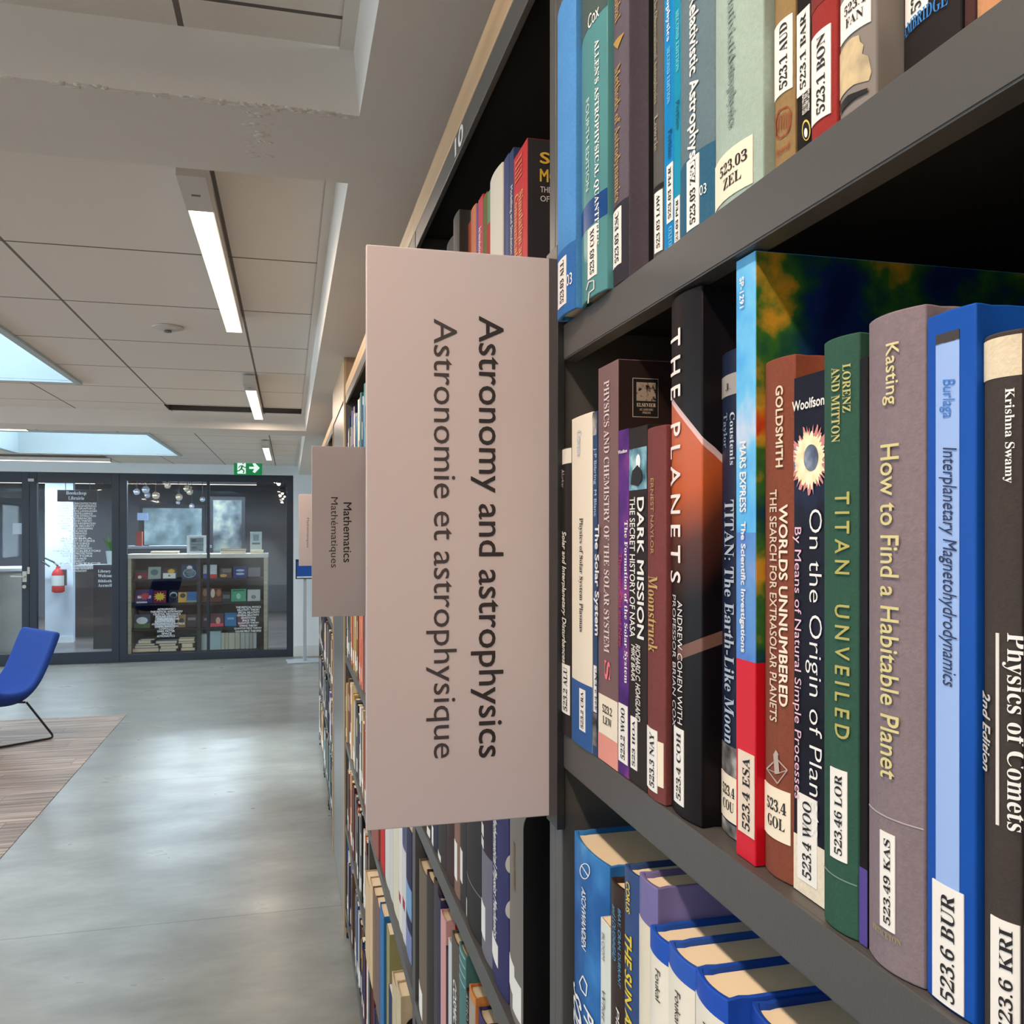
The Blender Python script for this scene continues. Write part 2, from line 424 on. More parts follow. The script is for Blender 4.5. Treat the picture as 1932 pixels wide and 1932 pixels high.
# pier between the two runs
bm = bmesh.new(); box(bm, .21, .55, 3.402, 4.305, 0, SOFF); 
struct(obj('trim_1', bm, wood_mat((150, 124, 96), (178, 152, 122), 'Z', .4), smooth=0))
bm = bmesh.new(); box(bm, .2045, .2095, 3.43, 4.275, .01, CZ+.49); struct(obj('trim_2', bm, wood_mat((104, 102, 100), (112, 110, 108), 'Z', .3, coat=.1), smooth=0))
bm = bmesh.new()
for a, b in ((3.402, 3.43), (4.275, 4.305)): box(bm, .2, .2095, a, b, 0, SOFF)
box(bm, .2, .2095, 3.43, 4.275, CZ+.49, SOFF)
struct(obj('trim_3', bm, wood_mat((176, 148, 114), (200, 172, 136), 'Z', .4), smooth=0))

# ------------------------------------------------------------------ books
def sxf(y, T, rnd): return -rnd*(1-(2*y/T)**2)
def y_on_spine(px, X, ym, T, rnd):
    y = Yof(px, X)-ym
    for k in range(4): y = Yof(px, X+sxf(max(-T/2, min(T/2, y)), T, rnd))-ym
    return y
def book_mesh(T, H, D, kind, rnd, cov, parent, bev=.0006, seg=8, pages=True, pagemat=None):
    hard = kind == 'h'; tb = .0024 if hard else .0006; h = T/2
    tb = min(tb, T*.2)
    O = []; I = []
    g = min(.0011, T*.06) if hard else 0
    for (x, y) in ((D, -h), (.0125, -h), (.0075, -h+g), (.003, -h)) if hard else ((D, -h),):
        O.append((x, y)); I.append((x, y+tb))
    n = seg if rnd > 0 else 1
    for i in range(n+1):
        y = -h+T*i/n
        O.append((sxf(y, T, rnd), y)); I.append((sxf(y, T, rnd)+tb+(.0 if hard else .0), y*(h-tb)/h))
    for (x, y) in ((.003, h), (.0075, h-g), (.0125, h), (D, h)) if hard else ((D, h),):
        O.append((x, y)); I.append((x, y-tb))
    bm = bmesh.new()
    vs = [[bm.verts.new((x, y, z)) for (x, y) in L] for L in (O, I) for z in (0, H)]
    ob, ot, ib, it = vs; m = len(O)
    for i in range(m-1):
        bm.faces.new((ob[i], ob[i+1], ot[i+1], ot[i])); bm.faces.new((ib[i+1], ib[i], it[i], it[i+1]))
        bm.faces.new((ot[i], ot[i+1], it[i+1], it[i])); bm.faces.new((ob[i+1], ob[i], ib[i], ib[i+1]))
    for i in (0, m-1): bm.faces.new((ob[i], ot[i], it[i], ib[i]))
    c = obj('cover', bm, cov, parent, bev, 35)
    if pages:
        bm = bmesh.new(); mg = .0035 if hard else .0003; e = .0003
        pts = [(x+.001, y*(1-e/h)) for (x, y) in I if x < .002 or not hard][:]
        prof = [(min(D-.004, x), y) for x, y in ([(D-.004, -h+tb+e)]+[(sxf(-h+T*i/n, T, rnd)+tb+.0008, (-h+T*i/n)*(h-tb-e)/h) for i in range(n+1)]+[(D-.004, h-tb-e)])]
        lo = [bm.verts.new((x, y, mg)) for x, y in prof]; hi = [bm.verts.new((x, y, H-mg)) for x, y in prof]
        bm.faces.new(lo); bm.faces.new(hi)
        for i in range(len(prof)): bm.faces.new((lo[i], lo[(i+1) % len(prof)], hi[(i+1) % len(prof)], hi[i]))
        obj('page_block', bm, pagemat or PAGES, parent, 0, 35)
    return c
def strip(name, T, rnd, ya, yb, z0, z1, mat, parent, eps=.0004, n=8):
    """a thin patch that follows the spine between local y=ya (left) and y=yb (right)"""
    bm = bmesh.new(); n = n if rnd > 0 else 1
    e0 = []; e1 = []
    for i in range(n+1):
        y = ya+(yb-ya)*i/n; x = sxf(max(-T/2, min(T/2, y)), T, rnd)-eps
        e0.append((bm.verts.new((x, y, z0)), bm.verts.new((x, y, z1))))
        e1.append((bm.verts.new((x+eps*.8, y, z0)), bm.verts.new((x+eps*.8, y, z1))))
    for i in range(n):
        bm.faces.new((e0[i][0], e0[i+1][0], e0[i+1][1], e0[i][1]))
        bm.faces.new((e0[i][1], e0[i+1][1], e1[i+1][1], e1[i][1])); bm.faces.new((e0[i+1][0], e0[i][0], e1[i][0], e1[i+1][0]))
    for i in (0, n): bm.faces.new((e0[i][0], e0[i][1], e1[i][1], e1[i][0]))
    return obj(name, bm, mat, parent, 0, 50)
ALLB = []
def shelf_row(z, rows, group, name='book'):
    """rows run left to right in the photo, that is from far to near"""
    prev = None
    n = len(rows)
    for i, r in enumerate(rows):
        X = r.get('X'); pl = r['pl']
        if X is None:
            yf = prev-.0004; X = Xof(pl, yf)
        else: yf = Yof(pl, X)
        if prev is not None and yf > prev: yf = prev-.0004
        if r.get('pr'): yn = Yof(r['pr'], X)
        else:
            q = rows[i+1]; yn = Yof(q['pl'], q['X'])+.0004
        if yn > yf-.003: print('THIN', r['label'], yf, yn); yn = yf-.003
        if r.get('tmax') and yf-yn > r['tmax']: yn = yf-r['tmax']
        prev = yn
        T = yf-yn; ym = (yf+yn)/2
        H = r['H'] if r.get('H') else Zof(r['yt'], zf_x(pl, X))-z
        rnd = r.get('rnd', .003 if r.get('kind', 'h') == 'h' else 0)
        rnd = r['rnd'] = min(rnd, T*.175*(SN+CS*(pl-966)/F)/(CS-SN*(pl-966)/F))
        e = thing(name, r['label'], 'book', (X, ym, z+.0003), 0, None)
        fin = r.get('fin', 'cloth')
        if fin == 'gloss' and pl < 1000: fin = 'paper'
        cov = r.get('mat') or M(r['col'], fin)
        D = r.get('D', .165)
        book_mesh(T, H, D, r.get('kind', 'h'), rnd, cov, e, r.get('bev', .0006), pagemat=r.get('pages'))
        zm = lambda px, py: Zof(py, zf_x(px, X))-z
        ly = lambda px: y_on_spine(px, X, ym, T, rnd)
        cl = lambda v: max(-T/2+.0003, min(T/2-.0003, v))
        if r.get('side'):
            sd = r['side']; mt = M(sd[:3], r.get('fin', 'cloth')) if isinstance(sd, tuple) else sd
            bm = bmesh.new(); box(bm, .0005+(.013 if r.get('kind', 'h') == 'h' else 0), D-.001, -T/2-.0004, -T/2, .0005, H-.0005); obj('cover_face', bm, mt, e, 0, 0)
        pm = (pl+(r.get('pr') or pl+20))/2
        for (yt, yb, c) in r.get('bands', []):
            mt = M(c, r.get('fin', 'cloth')) if isinstance(c, tuple) else c
            strip('spine_band', T, rnd, T/2, -T/2, max(.0002, zm(pm, yb)), min(H-.0002, zm(pm, yt)), mt, e, .00015)
        for (a, b, yt, yb, c, nm) in r.get('patch', []):
            mt = M(c, 'paper') if isinstance(c, tuple) else c
            strip(nm, T, rnd, cl(ly(a)), cl(ly(b)), max(.0002, zm((a+b)/2, yb)), min(H-.0002, zm((a+b)/2, yt)), mt, e, .0003)
        def put(par, nm, s, a, b, yt, yb, rot, mat, style, eps):
            ya, yb_ = ly(a), ly(b); zt, zb = zm((a+b)/2, yt), zm((a+b)/2, yb)
            def fn(u, v):
                if rot == 'cw': y = ya+v*(yb_-ya); zz = zt-u*(zt-zb)
                elif rot == 'ccw': y = yb_+v*(ya-yb_); zz = zb+u*(zt-zb)
                else: y = ya+u*(yb_-ya); zz = zb+v*(zt-zb)
                y2 = max(-T/2, min(T/2, y))
                return Vector((sxf(y2, T, rnd)-eps, y, zz))
            letter(nm, s, style, mat, par, fn, (None if rnd == 0 else ('u' if rot == 'h' else 'v')))
        for st in r.get('st', []):
            a, b, yt, yb, s, rot = st[:6]; bgc = st[6] if len(st) > 6 else WHITE_L
            zt, zb = zm((a+b)/2, yt), zm((a+b)/2, yb)
            lab = strip('call_number_label', T, rnd, cl(ly(a)), cl(ly(b)), max(.001, zb), zt, bgc, e, .00045)
            if s:
                if rot == 'h':
                    my = (yb-yt)*.22; mx = (b-a)*.14
                    put(lab, 'lettering', s, a+mx, b-mx, yt+my, yb-my, 'h', INK, 'serif', .0007)
                else:
                    my = (yb-yt)*.06; mx = (b-a)*.27
                    put(lab, 'lettering', s, a+mx, b-mx, yt+my, yb-my, rot, INK, 'serif', .0007)
        for (s, a, b, yt, yb, rot, c, style) in r.get('tx', []):
            put(e, 'title_lettering', s, a, b, yt, yb, rot, M(c, 'foil' if r.get('foil') else 'ink'), style, .0006)
        r['_e'] = e; r['_X'] = X; r['_T'] = T; r['_H'] = H; r['_yn'] = yn; r['_z'] = z; r['_D'] = D
        if r.get('post'): r['post'](r)
def on_face(r, nm, s, px0, px1, py0, py1, mat, style='sans', par=None, eps=.0012):
    """lettering on the near face (the board turned to the camera)"""
    e = r['_e']; Y = r['_yn']; X0 = Xof(px0, Y); X1 = Xof(px1, Y); zt = Zof(py0, zfo((X0+X1)/2, Y))-r['_z']; zb = Zof(py1, zfo((X0+X1)/2, Y))-r['_z']
    if s is None:
        bm = bmesh.new(); box(bm, X0-r['_X'], X1-r['_X'], -r['_T']/2-eps, -r['_T']/2-.0004, zb, zt); return obj(nm, bm, mat, par or e, 0, 0)
    return letter(nm, s, style, mat, par or e, lambda u, v: Vector((X0-r['_X']+u*(X1-X0), -r['_T']/2-eps, zb+v*(zt-zb))))

# --- special cover pictures
def planets_mat():
    m, nt, p = nodes('planet_jacket'); s = sep(nt)
    w = math_(nt, 'SUBTRACT', s[0], s[1])                       # wraps from the spine on to the board
    w = math_(nt, 'ADD', w, .02)
    dx = math_(nt, 'ADD', w, .20); dz = math_(nt, 'SUBTRACT', s[2], -.10)
    d = math_(nt, 'SQRT', math_(nt, 'ADD', math_(nt, 'MULTIPLY', dx, dx), math_(nt, 'MULTIPLY', dz, dz)))
    sh_ = math_(nt, 'MULTIPLY_ADD', s[0], -1.1, s[2])
    body = ramp(nt, math_(nt, 'DIVIDE', sh_, .30), [(.40, rgb((18, 14, 16))), (.51, rgb((84, 44, 34))), (.60, rgb((186, 86, 42))), (.70, rgb((196, 104, 74))), (.85, rgb((170, 92, 66)))])
    streak = nt.nodes.new('ShaderNodeCombineXYZ'); nt.links.new(math_(nt, 'MULTIPLY', w, 60), streak.inputs[0]); nt.links.new(math_(nt, 'MULTIPLY', s[2], 8), streak.inputs[2])
    
    disc = math_(nt, 'LESS_THAN', d, .386)
    rim = math_(nt, 'LESS_THAN', math_(nt, 'ABSOLUTE', math_(nt, 'SUBTRACT', d, .386)), .0016)
    c = mixc(nt, disc, rgb((24, 20, 22)), body)
    c = mixc(nt, math_(nt, 'MULTIPLY', rim, .8), c, rgb((226, 196, 196)))
    # the second, lower limb
    l2 = math_(nt, 'SUBTRACT', s[2], math_(nt, 'MULTIPLY_ADD', w, .30, .0845))
    b2 = math_(nt, 'MULTIPLY', math_(nt, 'LESS_THAN', math_(nt, 'ABSOLUTE', l2), .0035), math_(nt, 'GREATER_THAN', w, .012))
    c = mixc(nt, math_(nt, 'MULTIPLY', b2, .8), c, rgb((128, 92, 80)))
    nt.links.new(c, p.inputs['Base Color']); p.inputs['Roughness'].default_value = .38; p.inputs['Specular IOR Level'].default_value = .12
    return m
def relief_mat(dark):
    m, nt, p = nodes('relief_map'); co = coords(nt)
    n = noise(nt, 17, 7, co); n2 = noise(nt, 60, 5, co)
    f = math_(nt, 'MULTIPLY_ADD', n2, .12, math_(nt, 'MULTIPLY', n, .92))
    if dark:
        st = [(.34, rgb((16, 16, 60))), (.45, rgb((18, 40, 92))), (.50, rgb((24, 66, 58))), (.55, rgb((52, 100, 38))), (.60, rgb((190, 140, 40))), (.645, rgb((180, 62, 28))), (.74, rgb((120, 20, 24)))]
    else:
        st = [(.28, rgb((64, 70, 156))), (.40, rgb((70, 130, 205))), (.48, rgb((84, 170, 225))), (.57, rgb((112, 190, 232))), (.66, rgb((196, 206, 224))), (.74, rgb((190, 60, 70)))]
    c = ramp(nt, f, st)
    s = sep(nt)
    if not dark:
        v = math_(nt, 'LESS_THAN', s[2], .155); c = mixc(nt, math_(nt, 'MULTIPLY', v, .55), c, rgb((84, 92, 176)))
    lo = math_(nt, 'LESS_THAN', s[2], .0945)
    c = mixc(nt, lo, c, rgb((205, 34, 52) if not dark else (186, 16, 30)))
    nt.links.new(c, p.inputs['Base Color']); p.inputs['Roughness'].default_value = .3; p.inputs['Specular IOR Level'].default_value = .15
    return m
def spots_mat(base, stops, scale):
    m, nt, p = nodes('printed_picture'); n = noise(nt, scale, 6)
    nt.links.new(ramp(nt, n, stops), p.inputs['Base Color']); p.inputs['Roughness'].default_value = .4; p.inputs['Specular IOR Level'].default_value = .1
    return m
WAVES = spots_mat(None, [(.3, rgb((24, 66, 124))), (.5, rgb((38, 96, 160))), (.62, rgb((60, 128, 190))), (.72, rgb((130, 180, 215)))], 14)
NEBULA = spots_mat(None, [(.3, rgb((50, 26, 84))), (.5, rgb((88, 44, 124))), (.62, rgb((130, 60, 130))), (.72, rgb((196, 110, 120)))], 30)
SPACE = spots_mat(None, [(.3, rgb((14, 14, 22))), (.55, rgb((24, 24, 40))), (.75, rgb((40, 52, 84)))], 20)
BURST = spots_mat(None, [(.25, rgb((120, 90, 110))), (.42, rgb((250, 220, 170))), (.6, rgb((255, 240, 205))), (.75, rgb((236, 160, 130)))], 120)
MOON = spots_mat(None, [(.3, rgb((50, 58, 80))), (.55, rgb((110, 122, 142))), (.7, rgb((160, 166, 178)))], 90)
SURF = spots_mat(None, [(.3, rgb((50, 70, 84))), (.5, rgb((110, 160, 176))), (.62, rgb((170, 205, 210))), (.72, rgb((235, 240, 238)))], 70)
TORN = spots_mat(None, [(.35, rgb((150, 138, 116))), (.55, rgb((214, 192, 150))), (.7, rgb((226, 208, 170)))], 40)
SCUFF = spots_mat(None, [(.35, rgb((40, 38, 38))), (.5, rgb((120, 116, 112))), (.65, rgb((196, 190, 182)))], 60)
GOLD = (206, 176, 92); WH = (236, 232, 226); DK = (40, 38, 42)

def on_spine_face(nm, r, yz, mat, eps):
    """a printed flat shape, cut into strips and laid on the curve of the spine"""
    T, rnd = r['_T'], r['rnd']; bm = bmesh.new()
    bm.faces.new([bm.verts.new((0, max(-T/2+.0003, min(T/2-.0003, y)), z)) for y, z in yz])
    if rnd > 0: bmesh.ops.triangulate(bm, faces=bm.faces[:])
    for k in range(1, 12 if rnd > 0 else 1):
        bmesh.ops.bisect_plane(bm, geom=bm.verts[:]+bm.edges[:]+bm.faces[:], plane_co=(0, -T/2+T*k/12, 0), plane_no=(0, 1, 0), dist=1e-7)
    for v in bm.verts: v.co.x = sxf(v.co.y, T, rnd)-eps
    return obj(nm, bm, mat, r['_e'], 0, 0)
def disc_part(nm, r, px, py, rad, mat, sq=1.0, eps=.0006, rag=0, seed=1):
    """a printed round motif on the spine"""
    X = r['_X']; y = y_on_spine(px, X, r['_e'].location.y, r['_T'], r['rnd']); z = Zof(py, zf_x(px, X))-r['_z']
    rr = random.Random(seed); pts = []
    for k in range(96):
        a = 2*math.pi*k/96; q = rad*(1+rag*rr.uniform(-1, 1)); pts.append((y+q*sq*math.cos(a), z+q*math.sin(a)))
    return on_spine_face(nm, r, pts, mat, eps)
def poly_on_spine(nm, r, pts, mat, eps=.0006):
    X = r['_X']
    return on_spine_face(nm, r, [(y_on_spine(px, X, r['_e'].location.y, r['_T'], r['rnd']), Zof(py, zf_x(px, X))-r['_z']) for px, py in pts], mat, eps)
def loop_on_spine(nm, r, pts, wpx, mat, eps=.0006, closed=True):
    X = r['_X']; e = r['_e']; rnd = r.get('rnd', .003 if r.get('kind', 'h') == 'h' else 0); bm = bmesh.new()
    def P(px, py):
        yy = max(-r['_T']/2+.0003, min(r['_T']/2-.0003, y_on_spine(px, X, e.location.y, r['_T'], r['rnd']))); return (sxf(yy, r['_T'], rnd)-eps, yy, Zof(py, zf_x(px, X))-r['_z'])
    q = list(zip(pts, pts[1:]+pts[:1])) if closed else list(zip(pts, pts[1:]))
    for (a, b) in q:
        dx, dy = b[0]-a[0], b[1]-a[1]; l = math.hypot(dx, dy) or 1; nx, ny = -dy/l*wpx/2, dx/l*wpx/2
        quad(bm, [P(a[0]+nx, a[1]+ny), P(b[0]+nx, b[1]+ny), P(b[0]-nx, b[1]-ny), P(a[0]-nx, a[1]-ny)])
    return obj(nm, bm, mat, e, 0, 0)

def post_physchem(r):
    f = on_face(r, 'printed_frame', None, 1193, 1241.5, 715, 788.5, M((176, 160, 148), 'ink'), eps=.0006)
    on_face(r, 'printed_panel', None, 1194, 1240.5, 716.3, 787.2, M((12, 10, 10), 'ink'), eps=.0008)
    on_face(r, 'printed_emblem', None, 1200, 1236, 723, 758, spots_mat(None, [(.4, rgb((24, 20, 18))), (.5, rgb((150, 134, 120)))], 260), eps=.0010)
    on_face(r, 'face_lettering', 'ELSEVIER', 1200, 1236, 762, 769, M((200, 186, 172), 'ink'), 'serif')
    on_face(r, 'face_lettering', 'ACADEMIC\nPRESS', 1205, 1232, 772, 782, M((170, 156, 146), 'ink'), 'serif')
def post_dark(r):
    disc_part('cover_picture_figure', r, 1206, 872, .0045, M((230, 236, 236), 'paper'), .8, .0007)
    poly_on_spine('cover_picture_figure', r, [(1192, 915), (1195, 890), (1205, 878), (1212, 888), (1214, 905), (1206, 918)], M((36, 34, 40), 'paper'), .0008)
def post_woolf(r):
    disc_part('printed_earth', r, 1504, 868, .0062, M((86, 110, 146), 'paper'), .8, .0004)
    disc_part('printed_flare', r, 1529, 868, .0128, M((204, 132, 128), 'paper'), 1.0, .0005, .22, 5)
    disc_part('printed_flare', r, 1529, 868, .0112, BURST, 1.0, .0006, .16, 9)
    disc_part('printed_moon', r, 1533, 865, .0056, MOON, .95, .0008)
def post_gold(r):
    g = M((178, 160, 150), 'ink')
    loop_on_spine('publisher_emblem', r, [(1449, 1448), (1468, 1428), (1488, 1452), (1469, 1474)], 2.2, g)
    loop_on_spine('publisher_emblem', r, [(1449, 1448), (1469, 1455), (1488, 1452)], 1.8, g, closed=False)
    poly_on_spine('publisher_emblem', r, [(1464, 1456), (1464, 1420), (1461, 1420), (1466, 1411), (1472, 1421), (1470, 1421), (1473, 1456)], g)
def post_rings(r):
    e = r['_e']; Y = r['_yn']
    for py in (1630, 1716):
        X = Xof(968, Y); zf = zfo(X, Y); z = Zof(py, zf)-r['_z']; R_ = 19*zf/F; bm = bmesh.new()
        bm.faces.new([bm.verts.new((X-r['_X']+.8*R_*math.cos(2*math.pi*k/28), -r['_T']/2-.0006, z+R_*math.sin(2*math.pi*k/28))) for k in range(28)])
        obj('round_sticker', bm, WHITE_L, e, 0, 0)
def post_escobal(r): poly_on_spine('gold_triangle', r, [(1159, 88), (1180, 65), (1167, 101)], M((206, 164, 84), 'foil'))
def ring(cx, cy, a, b, n=24): return [(cx+a*math.cos(2*math.pi*k/n), cy+b*math.sin(2*math.pi*k/n)) for k in range(n)]
def post_bar(r):
    poly_on_spine('publisher_emblem', r, ring(1523, 247, 8, 20), M((228, 200, 96), 'ink'), .0005)
    poly_on_spine('publisher_emblem', r, ring(1523, 248, 6.4, 17), M((20, 18, 18), 'ink'), .0006)
    poly_on_spine('publisher_emblem', r, ring(1523, 252, 3.2, 9), M((236, 230, 220), 'ink'), .0007)
def post_aud(r):
    c = M((150, 62, 40), 'ink')
    loop_on_spine('stamped_emblem', r, [(1466, 262), (1465, 232), (1472, 216), (1488, 206), (1494, 214), (1493, 240), (1486, 258), (1474, 268)], 2.0, c)
    for k in range(5): loop_on_spine('stamped_emblem', r, [(1470+k*5, 226-k*2.5), (1470+k*5, 256-k*2.5)], 1.6, c, closed=False)
def post_fan(r):
    poly_on_spine('torn_patch', r, [(1586, 108), (1600, 92), (1610, 84), (1622, 78), (1624, 90), (1631, 94), (1628, 112), (1640, 112), (1646, 140), (1641, 158), (1612, 172), (1586, 193)], TORN, .0003)
    poly_on_spine('torn_patch', r, [(1587, 222), (1588, 205), (1602, 192), (1620, 184), (1640, 172), (1640, 180), (1615, 198)], M((44, 44, 44), 'gloss'), .0006)
def post_cox(r): 
    loop_on_spine('publisher_emblem', r, [(1108, 555), (1112, 540), (1122, 536), (1122, 552), (1113, 560), (1111, 580)], 2, M((210, 214, 206), 'ink'), closed=False)
def post_lorenz(r):
    letter_c = M((130, 128, 74), 'foil')
def post_asch(r):
    loop_on_spine('publisher_emblem', r, ring(1105, 1631, 9, 14), 1.6, M(WH, 'ink'))
    loop_on_spine('publisher_emblem', r, [(1098, 1620), (1112, 1642)], 1.6, M(WH, 'ink'), closed=False)
    loop_on_spine('publisher_emblem', r, [(1095, 1838), (1101, 1824), (1109, 1842), (1107, 1862), (1098, 1850)], 2, M(WH, 'ink'))
def post_sim(r):
    g = M((214, 170, 58), 'ink'); w = M((206, 200, 196), 'ink')
    on_face(r, 'face_lettering', 'SIM', 1018, 1080, 291, 313, g, 'sansb')
    on_face(r, 'face_lettering', 'MOD', 1018, 1072, 322, 347, g, 'sansb')
    on_face(r, 'face_lettering', 'THEORY', 1019, 1062, 355, 366, w, 'semib')
    on_face(r, 'face_lettering', 'OF', 1019, 1036, 371, 382, w, 'semib')

